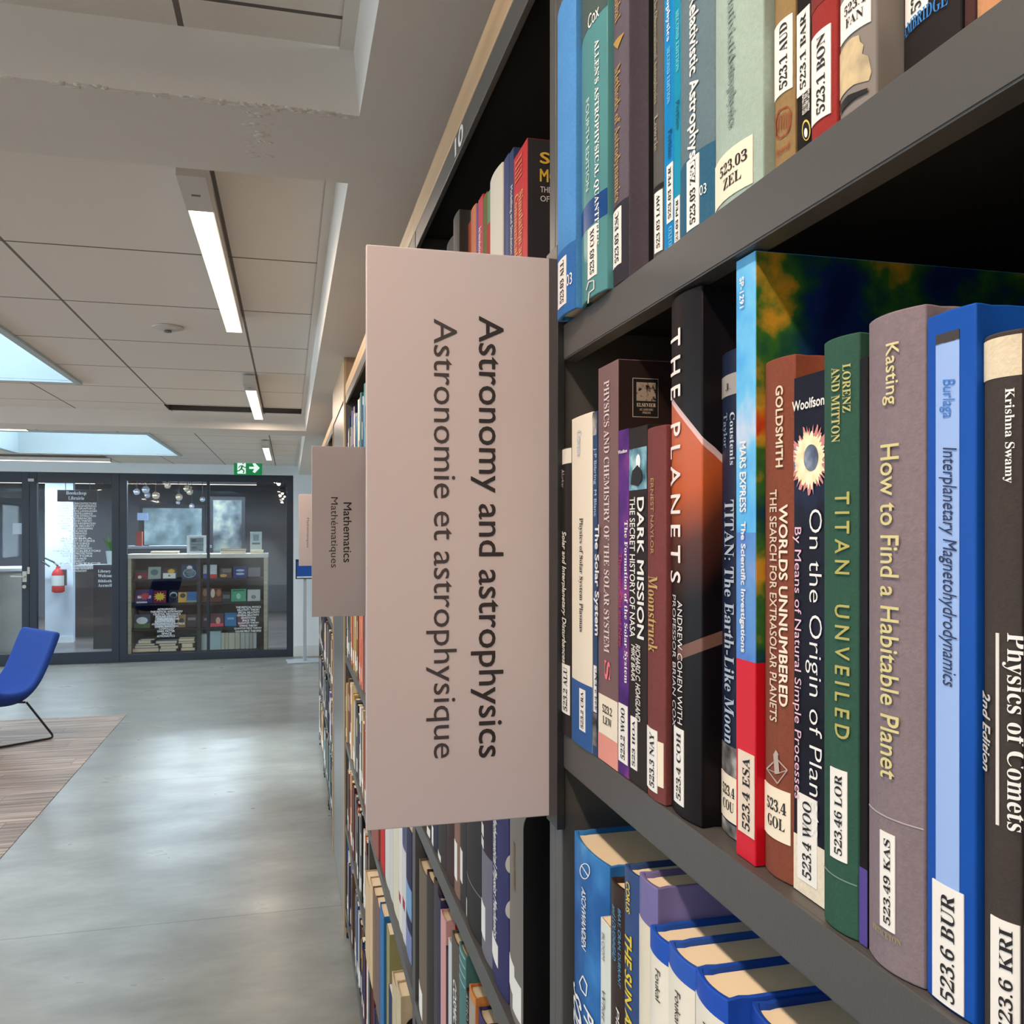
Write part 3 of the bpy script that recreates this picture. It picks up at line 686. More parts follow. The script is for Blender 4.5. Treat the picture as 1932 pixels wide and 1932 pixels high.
mid = [
 dict(pl=1060, X=.2045, pr=1078.5, yt=848, col=(40, 35, 34), fin='gloss', label='slim black book with cream-topped spine, leftmost on the middle shelf', bands=[(848, 876, (226, 216, 200))],
      st=[(1060, 1076, 1253, 1345, '523.2 ALU', 'ccw')], tx=[('Solar and Interplanetary Disturbances', 1061, 1070, 1003, 1250, 'cw', (224, 218, 206), 'italb'), ('Alurkar', 1061, 1066, 886, 922, 'cw', (170, 164, 156), 'ital')]),
 dict(pl=1079, pr=1117.5, yt=792, col=(233, 219, 198), fin='paper', rnd=.001, label='cream book with blue foot, second from left on the middle shelf', bands=[(1288, 1410, (42, 88, 146))],
      st=[(1094, 1105, 1300, 1378, '523.2 CRA', 'ccw')], tx=[('Physics of Solar System Plasmas', 1093, 1101, 978, 1192, 'cw', (58, 54, 60), 'serif'), ('Cravens', 1090, 1098, 814, 862, 'cw', (178, 190, 206), 'serif')]),
 dict(pl=1118, yt=779, col=(44, 70, 106), kind='p', fin='gloss', label='slate blue paperback squeezed between the cream book and the tall mauve book', bands=[(779, 820, SCUFF), (1350, 1412, SCUFF)],
      st=[(1121, 1132, 1258, 1346, '523.2 ENC', 'ccw')], tx=[('The Solar System', 1122, 1132, 990, 1200, 'cw', WH, 'sansb'), ('J-P Bibring  M Blanc', 1121, 1127, 846, 975, 'cw', (190, 200, 214), 'sans')]),
 dict(pl=1129, X=.2055, pr=1166, yt=697, col=(120, 92, 92), kind='p', fin='gloss', D=.19, label='tall mauve-brown book with a pink foot and a dark cover face', side=(38, 27, 26), bands=[(1392, 1450, (228, 150, 136))], patch=[(1130, 1166, 1317, 1392, (236, 222, 198), 'call_number_label')],
      tx=[('PHYSICS AND CHEMISTRY OF THE SOLAR SYSTEM', 1141, 1151, 719, 1232, 'cw', (222, 200, 194), 'serif'), ('523.2\nLEW', 1138, 1156, 1333, 1370, 'h', DK, 'serif'), ('S', 1142, 1153, 1248, 1284, 'cw', (232, 120, 130), 'serifb')], post=post_physchem),
 dict(pl=1167, pr=1186, yt=814, mat=NEBULA, kind='p', label='thin purple paperback with a star-field spine on the middle shelf',
      st=[(1168, 1185, 1330, 1440, '523.2 WOO', 'ccw')], tx=[('The Formation of the Solar System', 1178, 1186, 983, 1290, 'cw', WH, 'serif'), ('Theories Old and New', 1169, 1175, 1045, 1222, 'cw', (196, 50, 60), 'sans'), ('Woolfson', 1168, 1185, 849, 856, 'h', WH, 'sansb')]),
 dict(pl=1187, pr=1221, yt=811, col=(38, 34, 34), kind='p', fin='gloss', label='black paperback with a pale blue photo near the top of its spine', patch=[(1188, 1221, 846, 925, SURF, 'cover_picture')],
      st=[(1191, 1203, 1354, 1452, '523 HOA', 'ccw')], tx=[('DARK MISSION', 1204, 1217, 939, 1207, 'cw', WH, 'sansb'), ('THE SECRET HISTORY OF NASA', 1190, 1200, 939, 1203, 'cw', WH, 'semib'), ('RICHARD C. HOAGLAND', 1201, 1210, 1217, 1362, 'cw', (220, 214, 206), 'italb'), ('MIKE BARA', 1193, 1200, 1217, 1286, 'cw', (220, 214, 206), 'italb')], post=post_dark),
 dict(pl=1222, pr=1256, yt=811, col=(116, 58, 56), label='maroon cloth book with gold title, left of the tall planet-picture book',
      st=[(1222, 1241, 1373, 1488, '523.3 NAY', 'ccw'), (1242, 1253, 1400, 1484, None, 'h', CREAM_L)], tx=[('Moonstruck', 1225, 1242, 1087, 1230, 'cw', (190, 158, 96), 'serif'), ('ERNEST NAYLOR', 1229, 1235, 904, 1046, 'cw', (176, 146, 100), 'sans')]),
 dict(pl=1266, X=.2095, pr=1325, yt=572, mat=planets_mat(), rnd=.006, D=.2, label='tall black book with an orange planet glowing on its jacket', st=[(1273, 1291, 1370, 1511, '523.4 COH', 'ccw')],
      tx=[('THE PLANETS', 1268, 1286, 628, 1100, 'cw', (240, 228, 220), 'wide'), ('ANDREW COHEN WITH', 1280, 1289, 1133, 1362, 'cw', (226, 220, 214), 'sans'), ('PROFESSOR BRIAN COX', 1271, 1277, 1122, 1368, 'cw', (200, 196, 192), 'sans')]),
 dict(pl=1361.5, yt=673, X=.2207, col=(28, 36, 58), fin='gloss', rnd=.004, label='dark navy book with silvery lettering, tucked behind the tall rainbow-map book', bands=[(713, 752, (158, 152, 146)), (1400, 1458, SCUFF), (1543, 1566, SCUFF)],
      st=[(1362, 1392, 1458, 1542, '523.4\nCOU', 'h', CREAM_L)], tx=[('TITAN: The Earth-Like Moon', 1369, 1387, 945, 1400, 'cw', (170, 178, 188), 'serifb'), ('Coustenis', 1379, 1388, 782, 880, 'cw', (190, 196, 204), 'serif'), ('Taylor', 1366, 1374, 784, 848, 'cw', (120, 128, 140), 'serif'), ('J.', 1371, 1379, 728, 742, 'h', (60, 58, 62), 'serif')]),
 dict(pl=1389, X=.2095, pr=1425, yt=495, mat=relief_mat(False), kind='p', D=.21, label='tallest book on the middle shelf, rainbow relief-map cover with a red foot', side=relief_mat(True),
      st=[(1394, 1425, 1421, 1576, '523.4 ESA', 'ccw', M((226, 206, 186), 'paper'))], tx=[('MARS EXPRESS', 1398, 1410, 834, 968, 'cw', WH, 'sansb'), ('The Scientific Investigations', 1398, 1409, 985, 1232, 'cw', WH, 'sansb'), ('SP-1291', 1398, 1406, 524, 582, 'cw', WH, 'sansb')]),
 dict(pl=1444, pr=1500, yt=688, col=(128, 66, 46), label='brown cloth book with a large cream number label, right of the rainbow-map book', bands=[(1412, 1480, SCUFF)] and [],
      st=[(1443, 1493, 1484, 1580, '523.4\nGOL', 'h', CREAM_L)], tx=[('GOLDSMITH', 1466, 1480, 731, 884, 'cw', (226, 206, 178), 'sansb'), ('WORLDS UNNUMBERED', 1472, 1489, 953, 1332, 'cw', (236, 222, 200), 'sansb'), ('THE SEARCH FOR EXTRASOLAR PLANETS', 1455, 1468, 926, 1358, 'cw', (220, 202, 178), 'semib')], post=post_gold),
 dict(pl=1496.5, X=.2137, yt=716, mat=SPACE, kind='p', label='black paperback with an exploding white flare and moon on its spine', bands=[(1576, 1720, (230, 216, 192))],
      st=[(1506, 1543, 1504, 1668, '523.4 WOO', 'ccw')], tx=[('Woolfson', 1497, 1558, 752, 772, 'h', WH, 'sansb'), ('On the Origin of Planets', 1522, 1553, 962, 1580, 'cw', WH, 'thin'), ('By Means of Natural Simple Processes', 1498, 1514, 996, 1508, 'cw', (236, 190, 204), 'sans')], post=post_woolf),
 dict(pl=1555, X=.2095, pr=1621, yt=650, col=(44, 82, 66), label='dark green cloth book with widely spaced gold lettering', rnd=.004, patch=[(1556, 1618, 1652, 1654, (120, 140, 128), 'tape_edge')],
      st=[(1568, 1600, 1448, 1617, '523.46 LOR', 'ccw')], tx=[('TITAN  UNVEILED', 1578, 1606, 930, 1392, 'cw', (176, 168, 96), 'wide'), ('LORENZ', 1592, 1608, 690, 781, 'cw', (186, 178, 112), 'serif'), ('AND MITTON', 1571, 1587, 698, 838, 'cw', (186, 178, 112), 'serif')], post=post_lorenz),
 dict(pl=1622, pr=1637, yt=678, col=(24, 20, 24), kind='p', fin='gloss', label='very thin black book with a purple foot, right of the green cloth book', bands=[(1640, 1790, (84, 70, 140))]),
 dict(pl=1639.5, X=.2095, pr=1746, yt=612, col=(130, 114, 118), rnd=.005, label='thick mauve-grey cloth book with pale gold title', patch=[(1641, 1744, 1541, 1543, (180, 168, 168), 'tape_edge')],
      st=[(1662, 1690, 1563, 1742, '523.49 KAS', 'ccw')], tx=[('How to Find a Habitable Planet', 1664, 1699, 842, 1464, 'cw', (210, 198, 140), 'semib'), ('Kasting', 1668, 1699, 655, 769, 'cw', (214, 202, 150), 'semib'), ('PRINCETON', 1650, 1703, 1747, 1759, 'h', (150, 140, 100), 'serif')]),
 dict(pl=1749, X=.2095, pr=1841, yt=602, col=(22, 78, 164), fin='gloss', rnd=.001, label='bright blue book with a pale blue strip down its spine', patch=[(1767, 1811, 648, 1685, (150, 178, 226), 'spine_panel'), (1767, 1811, 630, 650, (62, 58, 56), 'spine_panel')],
      st=[(1761, 1820, 1672, 1900, '523.6 BUR', 'ccw')], tx=[('Interplanetary Magnetohydrodynamics', 1774, 1808, 846, 1295, 'cw', (44, 52, 84), 'ital'), ('Burlaga', 1775, 1804, 718, 790, 'cw', (60, 118, 190), 'ital')]),
 dict(pl=1857, pr=1929, yt=640, col=(62, 54, 50), rnd=.003, label='dark brown cloth book with a cream head, at the right edge of the middle shelf', bands=[(640, 716, (222, 206, 176))],
      st=[(1871, 1931, 1735, 1960, '523.6 KRI', 'ccw')], tx=[('Krishna Swamy', 1895, 1918, 736, 914, 'cw', WH, 'serifb'), ('Physics of Comets', 1894, 1938, 1196, 1568, 'cw', WH, 'serifb'), ('2nd Edition', 1858, 1872, 1304, 1454, 'cw', (200, 196, 190), 'italb')], patch=[(1880, 1886, 1194, 1552, (220, 214, 206), 'spine_rule')]),
 dict(pl=1929.5, pr=1990, yt=500, H=.215, col=(24, 22, 24), fin='gloss', label='black book cut off by the right edge of the middle shelf'),
]
shelf_row(SH[1], mid, 'books on the middle shelf')
top = [
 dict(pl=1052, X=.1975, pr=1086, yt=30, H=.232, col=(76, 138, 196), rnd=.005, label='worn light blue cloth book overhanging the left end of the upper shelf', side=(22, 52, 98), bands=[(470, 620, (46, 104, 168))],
      st=[(1054, 1069, 494, 583, '523.03 ALL', 'ccw')], tx=[('03', 1070, 1081, 520, 542, 'h', WH, 'sans')]),
 dict(pl=1097.5, pr=1146, yt=0, H=.245, col=(82, 136, 138), fin='gloss', rnd=.004, label='teal book with white capitals, second from left on the upper shelf', bands=[(380, 428, (28, 70, 128)), (-120, 50, (74, 88, 84))],
      st=[(1110, 1127, 436, 530, '523.03 COX', 'ccw')], tx=[("ALLEN'S ASTROPHYSICAL QUANTITIES", 1122, 1132, 86, 470, 'cw', WH, 'serif'), ('FOURTH EDITION', 1107, 1113, 200, 370, 'cw', (196, 214, 210), 'sans'), ('Cox', 1111, 1132, 30, 56, 'h', WH, 'sans')], post=post_cox),
 dict(pl=1158, pr=1186, yt=0, H=.24, col=(92, 82, 92), rnd=.003, label='dark mauve book with gold lettering and a gold triangle', side=(16, 14, 18), bands=[(385, 560, (44, 40, 50))], foil=True,
      st=[(1157.5, 1173, 400, 506, '523.03 ESC', 'ccw')], tx=[('Methods of Astrodynamics', 1160, 1172, 132, 385, 'cw', (204, 164, 96), 'serif'), ('Escobal', 1162, 1172, -30, 46, 'cw', (204, 164, 96), 'serifb')], post=post_escobal),
 dict(pl=1206, X=.236, pr=1222, yt=0, H=.23, col=(16, 14, 16), fin='gloss', label='black book pushed back in the shadow between two upper-shelf books', rnd=.002),
 dict(pl=1233, X=.2168, pr=1252, yt=0, H=.235, col=(86, 84, 82), label='slim dark grey book left of the bright cyan book', rnd=.002, bands=[(352, 362, (30, 28, 30))],
      st=[(1236, 1251, 364, 478, '523.03 LOW', 'ccw')], tx=[('The Observational Astrophysics', 1235, 1242, 0, 200, 'cw', (150, 140, 110), 'serif'), ('Lowrie', 1236, 1243, 222, 288, 'cw', (150, 144, 120), 'serif')]),
 dict(pl=1253, pr=1271, yt=0, H=.225, col=(22, 130, 190), kind='p', fin='gloss', label='bright cyan paperback, left one of two alike',
      st=[(1259, 1271, 310, 420, '523.03 PER', 'ccw')], tx=[('Particle Astrophysics', 1258, 1266, -120, 78, 'cw', WH, 'serif'), ('SECOND EDITION', 1260, 1266, 90, 196, 'cw', (120, 190, 222), 'serif'), ('Perkins', 1262, 1269, 245, 298, 'cw', (16, 60, 110), 'serif'), ('OXFORD', 1263, 1270, 428, 480, 'cw', (130, 190, 220), 'serif')]),
 dict(pl=1271.5, pr=1284, yt=0, H=.225, col=(22, 140, 172), kind='p', fin='gloss', label='bright cyan-green paperback, right one of two alike',
      st=[(1274, 1284, 372, 470, '523.03 PER', 'ccw')], tx=[('SECOND EDITION', 1277, 1283, 20, 135, 'cw', (110, 196, 210), 'serif'), ('Perkins', 1277, 1283, 190, 243, 'cw', (16, 70, 100), 'serif')]),
 dict(pl=1284.5, pr=1350, yt=0, H=.24, col=(96, 116, 124), rnd=.004, label='wide slate-grey book with bold white lettering', bands=[(295, 470, (40, 92, 118))],
      st=[(1297, 1320, 308, 440, '523.03 ZEL', 'ccw')], tx=[('Relativistic Astrophysics', 1299, 1320, 6, 345, 'cw', WH, 'sansb'), ('03', 1322, 1335, 355, 374, 'h', WH, 'sans')]),
 dict(pl=1350.5, pr=1441, yt=0, H=.235, col=(158, 176, 164), rnd=.006, label='wide pale sage-green cloth book with a square cream label', side=(84, 116, 112),  # darker side board: shading put into its colour
      st=[(1351, 1422, 290, 378, '523.03\nZEL', 'h', CREAM_L)], tx=[('Relativistic', 1374, 1388, -20, 130, 'cw', (128, 146, 140), 'serif'), ('Astrophysics', 1372, 1390, 120, 256, 'cw', (110, 126, 122), 'serif')]),
 dict(pl=1462, pr=1501, yt=0, H=.22, col=(144, 116, 74), kind='p', rnd=.002, fin='cloth', label='olive-brown book with a red stamped emblem near its foot',
      st=[(1463, 1497, 44, 182, '523.1 AUD', 'ccw')], tx=[('Fayard', 1466, 1492, 280, 298, 'h', (150, 62, 40), 'ital')], post=post_aud),
 dict(pl=1504, yt=0, H=.215, col=(34, 30, 30), kind='p', fin='gloss', tmax=.03, label='black paperback with a small yellow oval emblem near its foot',
      st=[(1505, 1529, 20, 178, '523.1 BAR', 'ccw')], tx=[('SCIENCE MATTERS', 1516, 1530, 172, 214, 'cw', WH, 'semib')], post=post_bar),
 dict(pl=1531.5, X=.2085, pr=1581, yt=0, H=.225, col=(146, 40, 36), rnd=.004, label='red cloth book with a tall white label and frayed foot', bands=[(-100, 10, (120, 40, 36))],
      st=[(1533, 1569, 66, 232, '523.1 BON', 'ccw')]),
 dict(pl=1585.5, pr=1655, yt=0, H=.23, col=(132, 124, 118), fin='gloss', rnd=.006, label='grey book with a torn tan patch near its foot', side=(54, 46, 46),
      st=[(1588, 1645, -8, 70, '523.1\nFAN', 'h')], post=post_fan),
 dict(pl=1705, pr=1815, yt=0, H=.24, col=(38, 34, 34), fin='gloss', rnd=.003, label='black book with blue capitals along its foot',
      st=[(1710, 1752, -120, 44, '523.1 HAW', 'ccw')], tx=[('AMBRIDGE', 1708, 1791, 24, 50, 'h', (44, 120, 186), 'serif')]),
 dict(pl=1820, pr=1843, yt=0, H=.22, col=(66, 34, 32), label='narrow dark red book at the top right, beside the tan book'),
 dict(pl=1843.5, pr=1920, yt=0, H=.22, col=(196, 140, 96), label='tan-orange book in the top right corner'),
]
shelf_row(SH[0], top, 'books on the upper shelf')
FK = (232, 222, 204)
low = [
 dict(pl=1084, X=.2095, pr=1150, yt=1567, mat=WAVES, rnd=.006, label='tall blue book with a white emblem, leftmost on the lower shelf', side=(74, 24, 30),
      tx=[('ASCHWANDEN', 1099, 1107, 1664, 1775, 'cw', WH, 'semib'), ('PHYSICS OF THE', 1103, 1122, 1890, 2190, 'cw', WH, 'italb'), ('SOLAR CORONA', 1084, 1099, 1860, 2170, 'cw', WH, 'italb')], post=post_asch),
 dict(pl=1133.5, pr=1152, yt=1730, col=(214, 216, 206), kind='p', fin='paper', label='short off-white paperback between the tall blue and the dark brown book', tx=[('BLOOM', 1137, 1142, 1762, 1812, 'cw', (120, 124, 124), 'sans'), ('What Are...', 1137, 1143, 1870, 1990, 'cw', (96, 100, 104), 'ital')]),
 dict(pl=1152.5, pr=1178, yt=1655, col=(54, 40, 36), fin='gloss', rnd=.003, kind='h', label='dark brown book with light blue lettering on the lower shelf', tx=[('BRAY, CRAM, DURRANT', 1167, 1173, 1712, 1860, 'cw', (80, 160, 206), 'ital'), ('and LOUGHHEAD', 1157, 1163, 1704, 1806, 'cw', (80, 160, 206), 'ital'), ('Plasma Loops', 1162, 1170, 1896, 2100, 'cw', WH, 'ital')]),
 dict(pl=1178.5, pr=1206, yt=1630, col=(52, 76, 122), fin='gloss', rnd=.002, label='blue book with bold yellow lettering on the lower shelf', tx=[('THE SUN AND', 1181, 1194, 1757, 1980, 'cw', (226, 196, 60), 'sansb'), ('CORUS', 1183, 1190, 1660, 1718, 'cw', (226, 196, 60), 'sansb')]),
 dict(pl=1206.5, pr=1240, yt=1645, col=(116, 108, 156), fin='gloss', rnd=.002, label='lavender-topped book with cream lower spine, right of the yellow-lettered book', bands=[(1742, 2300, (226, 214, 190))]),
 dict(pl=1226.5, pr=1262, yt=1745, col=(34, 82, 176), fin='gloss', rnd=.005, label='blue-banded cream book, first of four alike on the lower shelf', bands=[(1806, 2300, FK)], tx=[('Foukal', 1238, 1247, 1824, 1882, 'cw', DK, 'sans')]),
 dict(pl=1262, pr=1312, yt=1775, col=(46, 88, 178), fin='gloss', rnd=.006, label='blue-banded cream book, second of four alike on the lower shelf', bands=[(1844, 2300, FK)], tx=[('Foukal', 1275, 1285, 1862, 1922, 'cw', DK, 'sans')]),
 dict(pl=1313, pr=1372, yt=1825, col=(34, 78, 176), fin='gloss', rnd=.006, label='blue-banded cream book, third of four alike on the lower shelf', bands=[(1902, 2400, FK)], tx=[('Foukal', 1328, 1338, 1920, 1990, 'cw', DK, 'sans')]),
 dict(pl=1418, pr=1490, yt=1890, col=(34, 72, 164), fin='gloss', rnd=.006, label='blue book nearest the right of the four alike, cut by the bottom edge'),
]
shelf_row(SH[2], low, 'books on the lower shelf')
# behind the big sign: bookcase numbered 10
b2top = [
 dict(pl=843, X=.2095, pr=855, yt=466, col=(92, 88, 84), label='low grey book at the left end of the row above the large sign'),
 dict(pl=855.5, pr=867, yt=416, col=(48, 46, 44), fin='gloss', side=(58, 92, 88), label='dark grey book with a teal face, above the large sign'),
 dict(pl=883.5, pr=888, yt=424, col=(168, 76, 44), kind='p', fin='gloss', label='slim dark orange book above the large sign'),
 dict(pl=888.5, pr=898, yt=400, col=(206, 116, 76), fin='gloss', rnd=.004, label='salmon orange book above the large sign'),
 dict(pl=898.5, pr=902, yt=389, col=(86, 62, 128), kind='p', fin='gloss', label='slim purple book above the large sign, left of the crimson book'),
 dict(pl=902.5, pr=911, yt=380, col=(196, 44, 66), kind='p', fin='gloss', label='crimson book above the large sign, left of the olive book', tx=[('An Introduction', 904, 909, 428, 480, 'cw', WH, 'semib')]),
 dict(pl=911.5, pr=919, yt=374, col=(116, 110, 64), kind='p', label='olive book above the large sign'),
 dict(pl=919.5, pr=925, yt=366, col=(120, 146, 108), kind='p', label='slim sage green book above the large sign, left of the cream book', bands=[(422, 520, (186, 62, 54))]),
 dict(pl=925, pr=948, yt=345, col=(218, 208, 190), fin='paper', rnd=.003, label='thick cream book above the large sign'),
 dict(pl=951, pr=960, yt=304, col=(50, 64, 112), kind='p', fin='gloss', label='navy book above the large sign, right of the cream book'),
 dict(pl=960.5, pr=969, yt=292, col=(42, 56, 96), kind='p', fin='gloss', label='navy book with white print above the large sign, left of the red book', tx=[('Modelling and Simulation', 963, 968, 352, 480, 'cw', WH, 'sans')]),
 dict(pl=969.5, pr=995, yt=302, col=(190, 36, 42), kind='p', fin='gloss', D=.2, label='red-spined book with black face and gold capitals, beside the steel upright', side=(50, 48, 50), post=post_sim,
      tx=[('Simulation and', 980, 988, 360, 500, 'cw', (226, 160, 110), 'serifb'), ('Communications', 972, 979, 368, 520, 'cw', (226, 160, 110), 'serifb'), ('Hill', 973, 986, 296, 340, 'cw', (210, 110, 80), 'serif')]),
]
shelf_row(SH[0], b2top, 'books above the large sign')
wl = lambda a, b, t, c: (a, b, t, c, '', 'h')
b2low = [
 dict(pl=805, X=.2095, pr=813, yt=0, H=.23, col=(60, 54, 50), st=[wl(806, 812, 1560, 1600)], label='dark book with tall cream label, leftmost visible just under the large sign'),
 dict(pl=814, pr=826, yt=0, H=.235, col=(34, 36, 60), fin='gloss', label='navy book just under the large sign, second from the left', st=[wl(815, 818, 1555, 1595)]),
 dict(pl=826.5, pr=842, yt=0, H=.235, col=(48, 40, 38), fin='gloss', st=[wl(827, 832, 1606, 1634)], label='dark brown glossy book just under the large sign, third from the left'),
 dict(pl=842.5, pr=857, yt=0, H=.23, col=(56, 28, 28), fin='gloss', label='blackish red book just under the large sign'),
 dict(pl=857.5, pr=868, yt=0, H=.235, col=(140, 104, 90), st=[wl(858, 863, 1585, 1655)], label='brown-pink book with a cream strip just under the large sign'),
 dict(pl=868.5, pr=880, yt=0, H=.235, col=(44, 40, 42), fin='gloss', st=[wl(869, 873, 1600, 1660)], label='slim black book with white strip just under the large sign'),
 dict(pl=880.5, pr=908.5, yt=0, H=.24, col=(34, 30, 28), fin='gloss', rnd=.003, st=[wl(877, 881.5, 1690, 1740)], label='wide glossy black book under the large sign, left of the grey-lavender book', patch=[(881, 908, 1668, 1670, (130, 130, 134), 'tape_edge')]),
 dict(pl=909, pr=929, yt=0, H=.24, col=(118, 114, 124), rnd=.004, st=[wl(909, 916, 1700, 1762)], label='grey-lavender book with a dark head under the large sign', bands=[(1500, 1610, (54, 42, 54))], patch=[(909, 913, 1550, 1572, (226, 216, 206), 'printed_mark'), (909, 913, 1578, 1594, (226, 216, 206), 'printed_mark')]),
 dict(pl=929.5, pr=960, yt=0, H=.245, col=(44, 42, 92), rnd=.006, fin='gloss', st=[wl(926, 940, 1762, 1802)], label='indigo book with white script lettering under the large sign', post=post_rings, tx=[('Mathematical Physics Mechanics', 931, 939, 1530, 1760, 'cw', WH, 'italb')]),
 dict(pl=962, pr=996.5, yt=0, H=.25, col=(122, 114, 104), rnd=.008, st=[wl(962, 971, 1805, 1862), wl(968, 984, 1842, 1908)], label='thick taupe book beside the black bookend under the large sign', tx=[('Lehrbuch der Mathematik', 969, 974, 1582, 1672, 'cw', (150, 112, 84), 'italb')], fin='gloss'),
]
shelf_row(SH[2], b2low, 'books just under the large sign')
b2low2 = [
 dict(pl=791, X=.2095, pr=805, yt=1620, col=(112, 98, 84), rnd=.004, st=[wl(791, 797, 1858, 1908)], label='tall grey-brown book beside the steel upright, low in the picture'),
 dict(pl=805.5, pr=818, yt=1640, col=(44, 36, 34), fin='gloss', label='black book low in the picture, right of the tall grey-brown one'),
 dict(pl=818.5, pr=826, yt=1655, col=(76, 66, 72), label='plum grey book low in the picture, left of the pink one'),
 dict(pl=826.5, pr=831, yt=1690, col=(50, 46, 78), fin='gloss', label='slim indigo book low in the picture, left of the pink one'),
 dict(pl=831.5, pr=841, yt=1715, col=(206, 152, 148), fin='gloss', side=(160, 36, 40), label='pink-spined book with a red face, low in the picture'),
 dict(pl=841.5, pr=845.5, yt=1784, col=(52, 34, 34), label='slim short dark maroon book low in the picture'),
 dict(pl=846, pr=852, yt=1768, col=(200, 200, 198), fin='paper', side=(44, 62, 48), label='pale grey book low in the picture, left of the taupe one'),
 dict(pl=852.5, pr=866, yt=1755, col=(92, 84, 76), rnd=.004, label='taupe book with white slanted capitals, low in the picture', tx=[('COSMIC RAYS', 856, 862, 1846, 1990, 'cw', WH, 'italb')]),
 dict(pl=866.5, pr=879, yt=1776, col=(76, 116, 112), fin='gloss', label='teal book with pale stripes, low in the picture', patch=[(867, 878, 1795+18*k, 1798+18*k, (150, 190, 184), 'printed_stripe') for k in range(4)]),
 dict(pl=879.5, pr=885, yt=1864, col=(44, 32, 30), label='slim dark brown book left of the orange book, low in the picture', tx=[('ASTRO PHYSICS', 880.5, 884, 1872, 1990, 'cw', (170, 170, 166), 'sans')]),
 dict(pl=885.5, pr=897, yt=1856, col=(204, 128, 66), fin='gloss', label='orange book low in the picture, below the wide black book', bands=[(1885, 2100, (170, 156, 140))]),
 dict(pl=903, pr=917, yt=1900, col=(58, 52, 96), fin='gloss', label='purple-blue book touching the bottom edge, right of the orange book'),
]
shelf_row(SH[3], b2low2, 'books on the second shelf under the large sign')
b3 = [
 dict(pl=700.5, X=.2065, pr=714, yt=0, H=.235, col=(150, 92, 80), label='reddish brown book at the left end of the row under the sign corner'),
 dict(pl=718, pr=726, yt=0, H=.24, col=(190, 38, 36), fin='gloss', label='bright red book under the lower left corner of the large sign'),
 dict(pl=727, pr=735, yt=0, H=.235, col=(214, 206, 198), fin='paper', label='white book right of the bright red one, under the large sign'),
 dict(pl=735.5, pr=742, yt=0, H=.235, col=(206, 200, 194), fin='paper', label='second white book right of the bright red one, under the large sign'),
 dict(pl=742.5, pr=752, yt=0, H=.24, col=(216, 206, 180), fin='paper', label='cream yellow book among white ones under the large sign'),
 dict(pl=752.5, pr=759, yt=0, H=.24, col=(222, 212, 204), fin='paper', patch=[(753, 756, 1682, 1698, (150, 40, 44), 'printed_mark')], label='white book right of the cream yellow one, small red mark'),
 dict(pl=759.5, pr=766, yt=0, H=.24, col=(208, 202, 200), fin='paper', bands=[(1480, 1600, (76, 84, 116))], patch=[(760, 764, 1694, 1712, (150, 40, 44), 'printed_mark')], label='white book with a blue-grey head, left of the navy one'),
 dict(pl=766.5, pr=777, yt=0, H=.24, col=(34, 32, 66), fin='gloss', bands=[(1668, 1725, (120, 158, 196)), (1752, 1840, (120, 132, 176))], label='navy and pale blue striped book beside the steel upright'),
]
shelf_row(SH[3], b3, 'books under the corner of the large sign')
b3b = [
 dict(pl=689.5, X=.1940, pr=697, yt=1642, col=(206, 176, 138), label='tan book, first of three with bright tops left of the blue one'),
 dict(pl=697.5, pr=703, yt=1654, col=(212, 180, 140), label='light tan book, second of three with bright tops'),
 dict(pl=703.5, pr=709, yt=1672, col=(126, 102, 82), label='brown book, third of three with bright tops'),
 dict(pl=709.5, pr=716.5, yt=1690, col=(118, 96, 92), label='mauve brown book left of the steel blue one, low left of the upright'),
 dict(pl=717, pr=724, yt=1702, col=(48, 108, 158), fin='gloss', label='steel blue book with cream top, low left of the upright'),
 dict(pl=724.5, X=.232, pr=729, yt=1736, col=(186, 176, 160), kind='p', label='pale pamphlet set back above the dark blue box, left one', D=.12),
 dict(pl=729.5, pr=735, yt=1742, col=(150, 142, 96), kind='p', label='olive pamphlet set back above the dark blue box, right one', D=.12),
 dict(pl=722.5, X=.2005, pr=742, yt=1806, col=(28, 44, 84), fin='gloss', rnd=0, kind='p', label='dark blue box file with a broad white top', pages=M((236, 222, 214), 'paper')),
 dict(pl=740, pr=748, yt=1832, col=(196, 176, 142), rnd=.003, label='tan book leaning on the black bookend, left one of two'),
 dict(pl=748.5, pr=756, yt=1850, col=(200, 180, 146), rnd=.003, label='tan book leaning on the black bookend, right one of two'),
]
shelf_row(SH[4], b3b, 'books low beside the second upright')
def bookend(X, y, z, w, h, label):
    r = thing('bookend', label, 'bookend', (X, y, z+.0004))
    bm = bmesh.new(); R = .018; t = .0016
    prof = [(0, 0), (0, h-R)]+[(R-R*math.cos(a), h-R+R*math.sin(a)) for a in [math.pi/2*k/6 for k in range(1, 7)]]+[(w-R+R*math.sin(a), h-R+R*math.cos(a)) for a in [math.pi/2*k/6 for k in range(0, 7)]]+[(w, 0)]
    a = [bm.verts.new((x, 0, q)) for x, q in prof]; b = [bm.verts.new((x, t, q)) for x, q in prof]
    bm.faces.new(a); bm.faces.new(b[::-1])
    for i in range(len(prof)): bm.faces.new((a[i], b[i], b[(i+1) % len(prof)], a[(i+1) % len(prof)]))
    obj('upright_plate', bm, M((17, 15, 17), 'plastic'), r, .0004)
    boxobj('base_plate', (0, w, -.06, 0, 0, .0012), M((17, 15, 17), 'plastic'), r)
yb = Yof(997, .2095)-.006
bookend(.207, b2low[-1]['_yn']-.006, SH[2], .14, Zof(1547, zf_x(1010, .2095))-SH[2], 'black metal bookend with a rounded corner, below the right end of the large sign')
